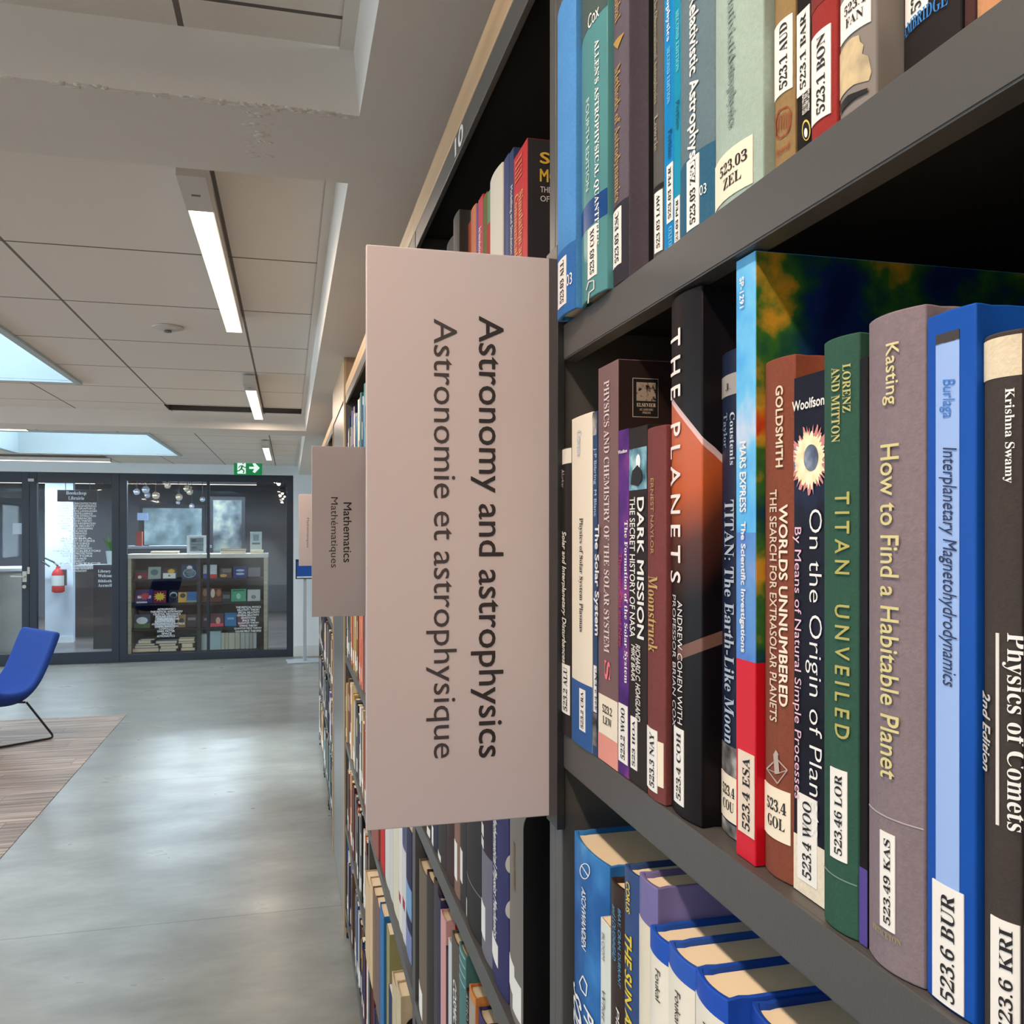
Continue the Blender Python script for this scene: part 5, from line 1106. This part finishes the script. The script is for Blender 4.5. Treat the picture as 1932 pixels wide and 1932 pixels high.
# hanging glass globes
def globe_mat(col, nm):
    m, nt, p = nodes(nm); p.inputs['Base Color'].default_value = rgb(col); p.inputs['Metallic'].default_value = .9; p.inputs['Roughness'].default_value = .08
    p.inputs['Emission Color'].default_value = rgb(col); p.inputs['Emission Strength'].default_value = .16
    return m
GL, GB = globe_mat((240, 226, 200), 'lit_globe_warm'), globe_mat((210, 226, 244), 'lit_globe_cool')
for i, (px, py, rad, q) in enumerate(((258, 928, 6, 1), (275, 924, 7, 1), (278, 934, 5.5, 1), (294, 935, 7, 0), (316, 916, 6, 0), (338, 938, 6.5, 0), (354, 922, 7, 0), (358, 928, 6, 0), (336, 948, 4, 1), (362, 955, 5, 1), (382, 942, 5, 1))):
    Y = 12.4+.09*((i*5) % 11); X, Z = at(px, py, Y); R_ = rad*zfo(X, Y)/F
    r = thing('pendant_globe', 'shiny glass globe pendant, %s from the left in the cluster behind the glass' % ORD[sorted([258, 275, 278, 294, 316, 338, 354, 358, 336, 362, 382]).index(px)], 'pendant lamp', (X, Y, Z), 0, None)
    bm = bmesh.new(); sphere(bm, (0, 0, 0), R_, 18); obj('globe', bm, GL if not q else GB, r)
    bm = bmesh.new(); tube(bm, [(0, 0, R_*.95), (0, 0, TILE+.02-Z)], .004, 6); obj('cord', bm, M((30, 30, 34), 'plastic'), r)
    bm = bmesh.new(); lathe(bm, [(R_*.35, R_*.85), (R_*.3, R_*1.2)], (0, 0, 0), 12); obj('cap', bm, M((60, 60, 66), 'metal'), r)
for i, (px, py, rad) in enumerate(((526, 913, 4.5), (533, 931, 3), (537, 937, 2.5), (534, 941, 2.5))):
    Y = 13.0+.35*i; X, Z = at(px, py, Y)
    r = thing('spotlight', 'small lit spotlight behind the right pane, %s from the top' % ORD[i], 'spotlight', (X, Y, Z))
    bm = bmesh.new(); lathe(bm, [(.03, .01), (.045, .06), (.03, .1)], (0, 0, 0), 14); obj('can', bm, M((34, 32, 36), 'metal'), r)
    bm = bmesh.new(); sphere(bm, (0, 0, 0), rad*zfo(X, Y)/F*.8, 12); obj('bulb', bm, emit((255, 240, 220), 2.5, 'lit_bulb'), r)
    boxobj('rod', (-.005, .005, -.005, .005, .1, TILE+.02-Z), M((34, 32, 36), 'metal'), r)

# display bookcase right behind the glass
YD = 11.25
xa, zt = at(240, 1046, YD); xb = WX(505, YD); xm = WX(375, YD)
r = thing('display_case', 'pale wooden display case of face-out books behind the glass', 'display case', ((xa+xb)/2, YD, .004)); h = (xb-xa)/2; zt -= .004
BW = wood_mat((168, 158, 132), (196, 186, 160), 'X', .5)
for s in (-h, h-.045): boxobj('side_panel', (s, s+.045, 0, .36, 0, zt-.05), BW, r, .002)
boxobj('top_board', (-h-.005, h+.005, -.01, .37, zt-.05, zt), wood_mat((206, 202, 190), (224, 220, 210), 'X', .3), r, .002)
boxobj('back_panel', (-h+.045, h-.045, .33, .35, .05, zt-.05), M((34, 32, 36), 'paper'), r)
boxobj('divider', (xm-(xa+xb)/2-.02, xm-(xa+xb)/2+.02, .0, .34, .05, zt-.05), M((54, 54, 58), 'paper'), r)
boxobj('bottom_board', (-h+.045, h-.045, 0, .34, .0, .06), M((44, 44, 50), 'paper'), r)
rows_y = [1092, 1137, 1184]
for q in rows_y:
    z = WZ(q, 370, YD)-.004
    boxobj('shelf', (-h+.046, h-.046, .0, .3, z-.025, z), M((38, 36, 40), 'paper'), r)
zrow = [WZ(q, 370, YD) for q in rows_y]
def face_book(px0, px1, q0, row, col, label, motif=None, lean=.25, off=0):
    Y = YD+.05
    a, b = WX(px0, Y), WX(px1, Y); z0 = zrow[row] if row < 3 else .066
    H = (Zof(q0, zfo(a, Y))-z0)/math.cos(lean); w = b-a
    e = thing('display_book', label, 'book', ((a+b)/2, Y+off, z0+.0008), 0, None); e.rotation_euler = (-lean, 0, 0)
    boxobj('cover', (-w/2, w/2, 0, .004, 0.0015, H), M(col, 'gloss'), e, .0008)
    boxobj('page_block', (-w/2+.002, w/2-.004, .004, .02, .008, H-.003), PAGES, e)
    boxobj('back_cover', (-w/2, w/2, .02, .023, .0085, H), M(col, 'gloss'), e)
    if motif:
        for (u0, u1, v0, v1, c, kind) in motif:
            if kind == 'box': boxobj('cover_print', (-w/2+u0*w, -w/2+u1*w, -.0012, 0, v0*H, v1*H), M(c, 'paper'), e)
            else:
                bm = bmesh.new(); cu, cv, rx, rz = (u0+u1)/2, (v0+v1)/2, (u1-u0)/2*w, (v1-v0)/2*H
                n = 22; pts = []
                for k in range(n):
                    t = 2*math.pi*k/n; q = 1 if kind == 'disc' else (1 if k % 2 else .6)
                    pts.append((-w/2+cu*w+rx*q*math.cos(t), -.0014, cv*H+rz*q*math.sin(t)))
                quad(bm, pts); obj('cover_print', bm, M(c, 'paper'), e, 0, 0)
FB = [
 (254, 278, 1076, 0, (130, 40, 54), 'crimson display book with a dark top, top row far left', [(0, 1, .72, 1, (60, 48, 60), 'box'), (.25, .55, .05, .4, (220, 214, 206), 'disc')]),
 (279, 303, 1070, 0, (150, 170, 162), 'pale grey-green display book, top row second from left', [(.2, .8, .3, .8, (92, 112, 116), 'disc')]),
 (306, 334, 1073, 0, (60, 44, 66), 'display book with yellow burst and white box, top row third from left', [(.3, .9, .45, 1, (224, 176, 56), 'star'), (.05, .9, .03, .55, (216, 222, 214), 'box'), (.4, .55, .2, .4, (110, 130, 90), 'disc')]),
 (342, 371, 1065, 0, (34, 54, 92), 'navy display book with a red and white flower, top row fourth from left', [(.1, .95, .05, .7, (130, 170, 190), 'disc'), (.16, .89, .1, .65, (30, 44, 80), 'disc'), (.3, .7, .3, .6, (190, 50, 44), 'disc'), (.3, .75, .55, .95, (226, 226, 230), 'star')]),
 (383, 409, 1066, 0, (190, 204, 210), 'white display book with red and blue foot, beside the dark mullion', [(0, .45, 0, .35, (60, 70, 160), 'box'), (.5, 1, 0, .3, (200, 60, 66), 'box')]),
 (415, 437, 1072, 0, (84, 64, 66), 'brown display book with a yellow mark, top row', [(0, .6, .1, .4, (210, 170, 80), 'disc'), (.2, .95, .55, .9, (120, 116, 120), 'box')]),
 (440, 465, 1069, 0, (30, 56, 128), 'deep blue display book with white script, top row', [(.2, .85, .25, .45, (180, 200, 220), 'disc'), (.2, .85, .55, .75, (180, 200, 220), 'disc')]),
 (468, 491, 1071, 0, (112, 112, 122), 'grey display book at the right end of the top row', [(0, 1, 0, .12, (50, 50, 58), 'box')]),
 (254, 288, 1113, 1, (64, 54, 110), 'large violet and red comic display book, middle row far left', [(.25, .9, .2, .8, (190, 60, 76), 'star'), (.15, .9, .35, .55, (226, 220, 230), 'box'), (.1, .7, .02, .12, (214, 216, 226), 'box')]),
 (289, 313, 1115, 1, (120, 38, 60), 'display book with a spiky yellow burst, middle row', [(.0, 1.0, .12, .9, (216, 190, 50), 'star')]),
 (318, 336, 1114, 1, (30, 38, 56), 'black display book with a white arc, middle row', [(.1, .9, .35, .85, (180, 196, 206), 'disc'), (.14, .86, .35, .75, (30, 38, 56), 'disc')]),
 (336, 352, 1118, 1, (206, 166, 74), 'yellow display book with a dark disc, middle row', [(.2, .85, .45, .9, (56, 60, 76), 'disc')]),
 (352.5, 371, 1117, 1, (44, 110, 170), 'sky blue display book, middle row beside the divider', [(0, 1, .0, .2, (120, 150, 150), 'box')]),
 (379.5, 393, 1110, 1, (112, 76, 58), 'brown portrait display book left of the dark mullion', [(.2, .8, .4, .95, (176, 130, 104), 'disc')]),
 (395, 418, 1110, 1, (96, 62, 48), 'brown portrait display book right of the dark mullion', [(.1, .45, .3, .95, (206, 190, 176), 'disc'), (.55, .95, .4, .9, (170, 110, 74), 'disc')]),
 (419, 435, 1117, 1, (52, 50, 56), 'dark grey display book, middle row', [(.1, .9, .3, .7, (100, 106, 112), 'box')]),
 (436, 464, 1112, 1, (76, 168, 128), 'bright green display book, middle row', [(.1, .9, .82, .92, (44, 100, 84), 'box'), (.35, .65, .2, .65, (160, 214, 190), 'disc')]),
 (467, 491, 1113, 1, (200, 206, 200), 'white display book with a grey ring, right end of the middle row', [(.3, .65, .22, .5, (90, 100, 104), 'disc'), (.36, .59, .27, .45, (200, 206, 200), 'disc')]),
 (252, 283, 1160, 2, (84, 110, 72), 'green display book with a white oval, lower row far left', [(0, 1, .35, 1, (44, 66, 100), 'box'), (.15, .85, .3, .8, (214, 224, 224), 'disc')]),
 (292, 330, 1162, 2, (150, 158, 172), 'pale grey display book behind the white vinyl words, lower row', [(.1, .9, .5, .8, (190, 196, 206), 'box')]),
 (335, 350, 1160, 2, (150, 124, 84), 'ochre display book, lower row', [(.2, .8, .3, .7, (60, 56, 60), 'disc')]),
 (351, 371, 1160, 2, (66, 60, 64), 'charcoal display book, lower row beside the divider', [(.15, .9, .55, .75, (140, 140, 146), 'box')]),
 (379.5, 391, 1160, 2, (66, 52, 70), 'plum display book left of the dark mullion, lower row', [(.4, .9, .5, .7, (140, 130, 140), 'box')]),
 (397, 422, 1158, 2, (96, 60, 72), 'display book with pink foot and portrait, lower row', [(0, 1, 0, .25, (214, 70, 96), 'box'), (.4, .75, .2, .7, (210, 160, 140), 'disc')]),
 (424, 446, 1157, 2, (48, 116, 170), 'blue display book, lower row right of centre', [(.2, .8, .5, .65, (120, 170, 206), 'box')]),
 (448, 470, 1160, 2, (110, 66, 84), 'rose brown display book behind the right vinyl words', None),
]
for f in FB: face_book(*f)
# stacks and upright volumes on the bottom board
def flat_book(px0, px1, q0, q1, col, label, z=None, Y=YD+.04, name='book'):
    a, b = WX(px0, Y), WX(px1, Y); z0 = Zof(q1, zfo(a, Y)) if z is None else z; z1 = Zof(q0, zfo(a, Y)) if z is None else z+(q1-q0)*zfo(a, Y)/F
    e = thing(name, label, 'book', ((a+b)/2, Y, z0)); h2 = (b-a)/2; H = z1-z0-.0006
    bm = bmesh.new(); box(bm, -h2, h2, 0, .2, 0, min(.004, H*.2)); box(bm, -h2, h2, 0, .2, H-min(.004, H*.2), H); box(bm, -h2, -h2+.004, 0, .2, min(.004, H*.2), H-min(.004, H*.2))
    obj('cover', bm, M(col, 'paper'), e); boxobj('page_block', (-h2+.0045, h2-.004, .003, .196, min(.004, H*.2)+.0002, H-min(.004, H*.2)-.0002), PAGES, e)
    return z1
def stack(spec, z0):
    z = z0
    for (p0, p1, th, c, lab) in spec: z = flat_book(p0, p1, 0, th, c, lab, z)
z00 = .0645
stack([(250, 300, 7.5, (180, 112, 108), 'wide pink book at the bottom of the left stack'), (254, 299, 4.5, (140, 150, 160), 'grey-blue book second in the left stack'), (256, 292, 4, (110, 124, 132), 'slate book third in the left stack'), (261, 285, 6, (190, 200, 200), 'pale book fourth in the left stack'), (266, 292, 3, (120, 120, 122), 'grey book on top of the left stack')], z00)
stack([(301, 333, 5, (170, 196, 200), 'pale blue book at the bottom of the middle stack'), (303, 336, 5, (190, 204, 204), 'whitish book second in the middle stack'), (300, 332, 5, (90, 116, 136), 'blue-grey book third in the middle stack'), (294, 334, 5, (160, 176, 190), 'light grey-blue book on top of the middle stack')], z00)
stack([(341, 368, 6, (130, 84, 84), 'brownish red book at the bottom of the right stack'), (343, 364, 8, (206, 190, 164), 'beige book second in the right stack'), (336, 368, 4, (86, 76, 70), 'dark brown book third in the right stack'), (337, 367, 5, (196, 190, 176), 'ivory book fourth in the right stack'), (338, 368, 3, (70, 66, 66), 'black book on top of the right stack')], z00)
def spine_vol(px0, px1, q0, col, label):
    Y = YD+.05; a, b = WX(px0, Y), WX(px1, Y); H = Zof(q0, zfo(a, Y))-.0645
    e = thing('book', label, 'book', ((a+b)/2, Y, .0645)); h2 = (b-a)/2-.0004
    bm = bmesh.new(); box(bm, -h2, h2, 0, .004, 0, H); box(bm, -h2, -h2+.003, .004, .16, 0, H); box(bm, h2-.003, h2, .004, .16, 0, H)
    obj('cover', bm, M(col, 'paper'), e, .001); boxobj('page_block', (-h2+.0035, h2-.0035, .0045, .155, .003, H-.003), PAGES, e)
spine_vol(379.5, 391, 1197, (200, 210, 206), 'off-white volume at the left of the bottom right compartment')
spine_vol(395, 417, 1191, (176, 204, 208), 'pale aqua volume, tallest in the bottom right compartment')
for i, (a, b, c) in enumerate(((417.5, 424, (206, 206, 186)), (424.5, 431, (198, 198, 178)), (431.5, 443, (206, 204, 182)), (443.5, 453, (200, 196, 176)), (454, 462, (196, 200, 194)), (462.5, 470, (190, 194, 190)), (470.5, 477, (182, 178, 166)), (477.5, 484, (196, 200, 200)))):
    spine_vol(a, b, 1194, c, 'pale periodical volume, %s of eight right of the aqua one' % ORD[i])
# things standing on the display case
zt += .0045
def upright_card(px0, px1, q0, Y, col, label, motif, zt=zt):
    a, b = WX(px0, Y), WX(px1, Y); H = Zof(q0, zfo(a, Y))-zt
    e = thing('display_book', label, 'book', ((a+b)/2, Y, zt+.0005), .05); e.rotation_euler = (-.12, 0, 0); w = b-a
    boxobj('cover', (-w/2, w/2, 0, .012, .0015, H), M(col, 'paper'), e, .001)
    for (u0, u1, v0, v1, c) in motif: boxobj('cover_print', (-w/2+u0*w, -w/2+u1*w, -.001, 0, v0*H, v1*H), M(c, 'paper'), e)
upright_card(352.5, 389, 1010, YD+.06, (226, 230, 232), 'white book with a grid of grey pictures standing on the display case',
   [(.14, .86, .12, .88, (140, 156, 164)), (.2, .46, .62, .82, (86, 100, 110)), (.52, .8, .62, .84, (198, 206, 206)), (.2, .8, .44, .56, (206, 212, 212)), (.2, .5, .16, .4, (100, 116, 122)), (.55, .8, .16, .4, (170, 176, 170))])
zb_ = flat_book(284, 336, 0, 5, (196, 206, 214), 'pale book lying flat at the left on the display case', zt+.0005)
zb_ = flat_book(416, 463, 0, 5, (206, 212, 214), 'white book lying flat at the right on the display case', zt+.0005, YD+.05)
flat_book(417, 464, 0, 4, (44, 46, 50), 'black book lying on the white one on the display case', zb_+.0005, YD+.05)
zc_ = flat_book(472, 497, 0, 6, (206, 196, 160), 'small cream book lying under the pale green-white one', zt+.0005, YD+.06)
upright_card(472, 494, 1003, YD+.12, (200, 210, 208), 'pale green-white book standing at the right end of the display case', [(.25, .75, .5, .85, (140, 168, 172)), (.15, .85, .3, .4, (120, 130, 132))], zc_+.0005)

# ------------------------------------------------------------------ blue shell chair
r = thing('lounge_chair', 'blue upholstered shell chair with a thin black sled frame on the wood floor', 'chair', (-2.053, 7.088, .003), math.atan2(-.6, -.8))
prof = [(.34, .33), (.30, .345), (.20, .33), (.08, .305), (-.04, .29), (-.12, .30), (-.17, .345), (-.21, .43), (-.245, .53), (-.285, .64), (-.325, .745), (-.34, .775)]
nv = 13; bm = bmesh.new(); gr = []; N = len(prof)
for i, (x, z) in enumerate(prof):
    t = i/(N-1)
    half = .285 if t < .45 else .285+.05*(t-.45)
    if i == 0: half *= .80
    if i == 1: half *= .94
    if i == N-1: half *= .9
    if i == N-2: half *= .98
    row = []
    for j in range(nv):
        s = -1+2*j/(nv-1); c = abs(s)**4
        wing = .13*math.exp(-((i-3.6)/2.4)**2)+.02
        dx, dz = (0, 1) if i < 4 else ((.75, .65) if i < 7 else (1, .2))
        row.append(bm.verts.new((x+dx*wing*c, s*half-.07, z+dz*wing*c)))
    gr.append(row)
for i in range(N-1):
    for j in range(nv-1): bm.faces.new((gr[i][j], gr[i][j+1], gr[i+1][j+1], gr[i+1][j]))
sh = obj('seat_shell', bm, M((38, 72, 152), 'cloth'), r, 0, 60)
so = sh.modifiers.new('thick', 'SOLIDIFY'); so.thickness = .05; so.offset = 1
ss = sh.modifiers.new('sub', 'SUBSURF'); ss.levels = 2; ss.render_levels = 2
def fillet(pts, rad=.04, n=5):
    pts = [Vector(p) for p in pts]; out = [pts[0]]
    for a, b, c in zip(pts, pts[1:], pts[2:]):
        u = (a-b).normalized(); v = (c-b).normalized(); p, q = b+u*rad, b+v*rad
        for k in range(n+1):
            t = k/n; out.append(p*(1-t)**2+b*2*t*(1-t)+q*t*t)
    out.append(pts[-1]); return out
for s in (1, -1):
    bm = bmesh.new()
    xb = -.30 if s > 0 else -.02
    tube(bm, fillet([(xb+.17, .20*s, .285), (xb, .26*s, .009), (xb+.62, .26*s, .009), (xb+.40, .20*s, .29)]), .008, 10)
    obj('sled_leg', bm, M((26, 26, 30), 'metal'), r)
bm = bmesh.new(); tube(bm, [(.15, -.20, .285), (-.12, .20, .285)], .008); tube(bm, [(.37, -.20, .30), (.10, .20, .29)], .008); obj('cross_bar', bm, M((26, 26, 30), 'metal'), r)
